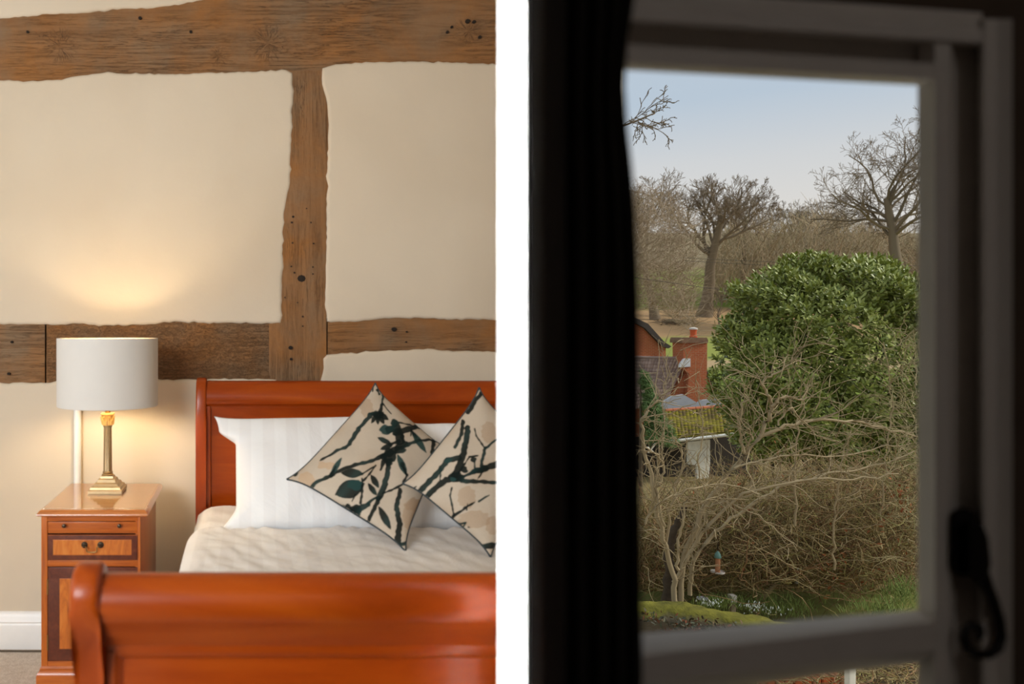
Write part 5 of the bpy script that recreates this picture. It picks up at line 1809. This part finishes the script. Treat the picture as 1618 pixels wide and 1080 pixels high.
b = MB(); b.tube([tuple(P(1134, 871, 9.7)), tuple(P(1135, 850, 9.7)), tuple(P(1137, 826, 9.7))], 0.003, 5); b.build('hanging_wire', M['iron'], fd)
# second feeder
f2 = empty('bird_feeder', P(1259, 912, 10.4), 'slim pale tube feeder hanging in the hedge right of centre', 'feeder')
fc = P(1259, 905, 10.4)
MB().lathe([(0.005, P(0, 896, 10.4)[2]), (0.028, P(0, 898, 10.4)[2]), (0.028, P(0, 900, 10.4)[2])], (fc[0], 10.4), 12).build('cap', M['white_pvc'], f2, None, 40)
MB().lathe([(0.022, P(0, 922, 10.4)[2]), (0.022, P(0, 900, 10.4)[2])], (fc[0], 10.4), 12).build('seed_tube', plain('clear_tube', lin(170, 166, 156), 0.3), f2, None, 40)
b = MB(); b.tube([tuple(P(1259, 896, 10.4)), tuple(P(1260, 850, 10.4))], 0.003, 5); b.build('hanging_wire', M['iron'], f2)
# bird table: tray on a stake
bt_ = empty('bird_table', (P(1110, 946, 9.9)[0], 9.9, ground_z(9.9)), 'white round bird dish on a thin stake behind the mossy wall', 'bird table')
tz = P(0, 945, 9.9)[2]
MB().lathe([(0.02, tz - 0.012), (0.066, tz - 0.008), (0.066, tz + 0.010), (0.058, tz + 0.010), (0.054, tz)], (bt_.location.x, 9.9), 18).build('dish', plain('white_dish', lin(236, 232, 240), 0.4), bt_, None, 40)
b = MB(); b.tube([(bt_.location.x, 9.9, ground_z(9.9)), (bt_.location.x, 9.9, tz - 0.01)], 0.009, 6); b.build('stake', M['timber_dark'], bt_)
# stump post with a pale cap
ps = empty('garden_post', (P(1157, 950, 9.9)[0], 9.9, ground_z(9.9)), 'short square garden post with pale box on top beside the snowdrops', 'post')
pxx = ps.location.x
MB().box(pxx - 0.030, pxx + 0.030, 9.87, 9.93, ground_z(9.9), P(0, 950, 9.9)[2], 0.004).build('post', M['fence_wood'], ps)
MB().box(pxx - 0.036, pxx + 0.036, 9.86, 9.94, P(0, 950, 9.9)[2], P(0, 939, 9.9)[2], 0.004).build('box', M['stone_pale'], ps)
# snowdrops and grass blades
def blades(n, spots, h, w, seed, white=False):
    r_ = np.random.default_rng(seed)
    pol = []
    for i in range(n):
        sp_ = spots[i % len(spots)]
        p = P(sp_[0] + r_.normal(0, sp_[2]), sp_[1] + r_.normal(0, sp_[3]), sp_[4] + r_.normal(0, 0.12))
        l_n = np.array([r_.normal(0, 0.35), r_.normal(0, 0.35), 1.0])
        hh = h * r_.uniform(0.6, 1.2)
        pol.append((np.array([p, p + l_n * hh * 0.5, p + l_n * hh + np.array([0, 0, -0.1 * hh])]), np.array([w, w * 1.2 if white else w * 0.8, w * 0.3])))
    return pol
stuff('grass', blades(1500, [(1185, 960, 30, 8, 10), (1240, 962, 24, 8, 10), (1130, 955, 16, 5, 9.8), (1425, 935, 14, 10, 9.5), (1390, 962, 26, 6, 9.3)], 0.09, 0.004, 2), 3, M['blade'], 'green grass growing behind the mossy wall', 'grass')
stuff('snowdrops', blades(150, [(1125, 953, 12, 2.5, 9.7), (1210, 964, 22, 4, 9.9), (1190, 958, 12, 3, 9.9)], 0.03, 0.006, 12, True), 4, M['snowdrop'], 'white snowdrops flowering in the grass behind the mossy wall', 'flowers')

# brick edging and a pale post seen through the lower pane
DE = 6.3
br_ = empty('brick_edging', (P(1270, 1100, DE)[0], DE, ground_z(DE)), 'row of upright red bricks seen through the lower pane', 'edging')
for i in range(9):
    px = 1206 + i * 14.5
    a_ = P(px, 1064 + (i % 3), DE)
    c_ = P(px + 12.5, 1064, DE)
    MB().box(a_[0], c_[0], DE - 0.05, DE + 0.06, ground_z(DE) - 0.05, a_[2], 0.008, 1).build('brick', M['brick'], br_)
fp_ = MB()
a_ = P(1338, 1052, 5.2)
c_ = P(1349, 1052, 5.2)
fp_.box(a_[0], c_[0], 5.18, 5.225, ground_z(5.2), a_[2] + 0.03, 0.006)
tag(fp_.build('garden_stake', M['weather_white'], None, (a_[0], 5.2, ground_z(5.2))), 'pale square stake seen through the lower window pane', 'stake')
pol = twig_cloud(500, (1190, 1460), (5.4, 7.0), lambda px, d_, r: P(px, r.uniform(1040, 1100), d_), (0.15, 0.5), (0.003, 0.006), 18, 0.4, 0.4, 6, 0.7)
stuff('low_twigs', pol, 3, M['twig_near'], 'low bare twigs seen through the lower window pane', 'shrub')

# overhead cables
for (x0_, y0_, x1_, y1_, dd, lab) in ((1080, 407, 1480, 420, 60, 'thin overhead cable, upper one crossing the brown thicket'), (1080, 411.5, 1480, 428, 62, 'thin overhead cable, lower one crossing the brown thicket'), (960, 432, 1480, 500, 40, 'dark sagging cable crossing in front of the oak trunk')):
    pts = []
    for i in range(12):
        t = i / 11
        pts.append(tuple(P(x0_ + (x1_ - x0_) * t, y0_ + (y1_ - y0_) * t + 6 * math.sin(math.pi * t) * 0.4, dd)))
    b = MB(); b.tube(pts, 0.012 if dd < 50 else 0.014, 4)
    tag(b.build('overhead_cable', M['timber_dark'], None, pts[0]), lab, 'cable', 'overhead cables')
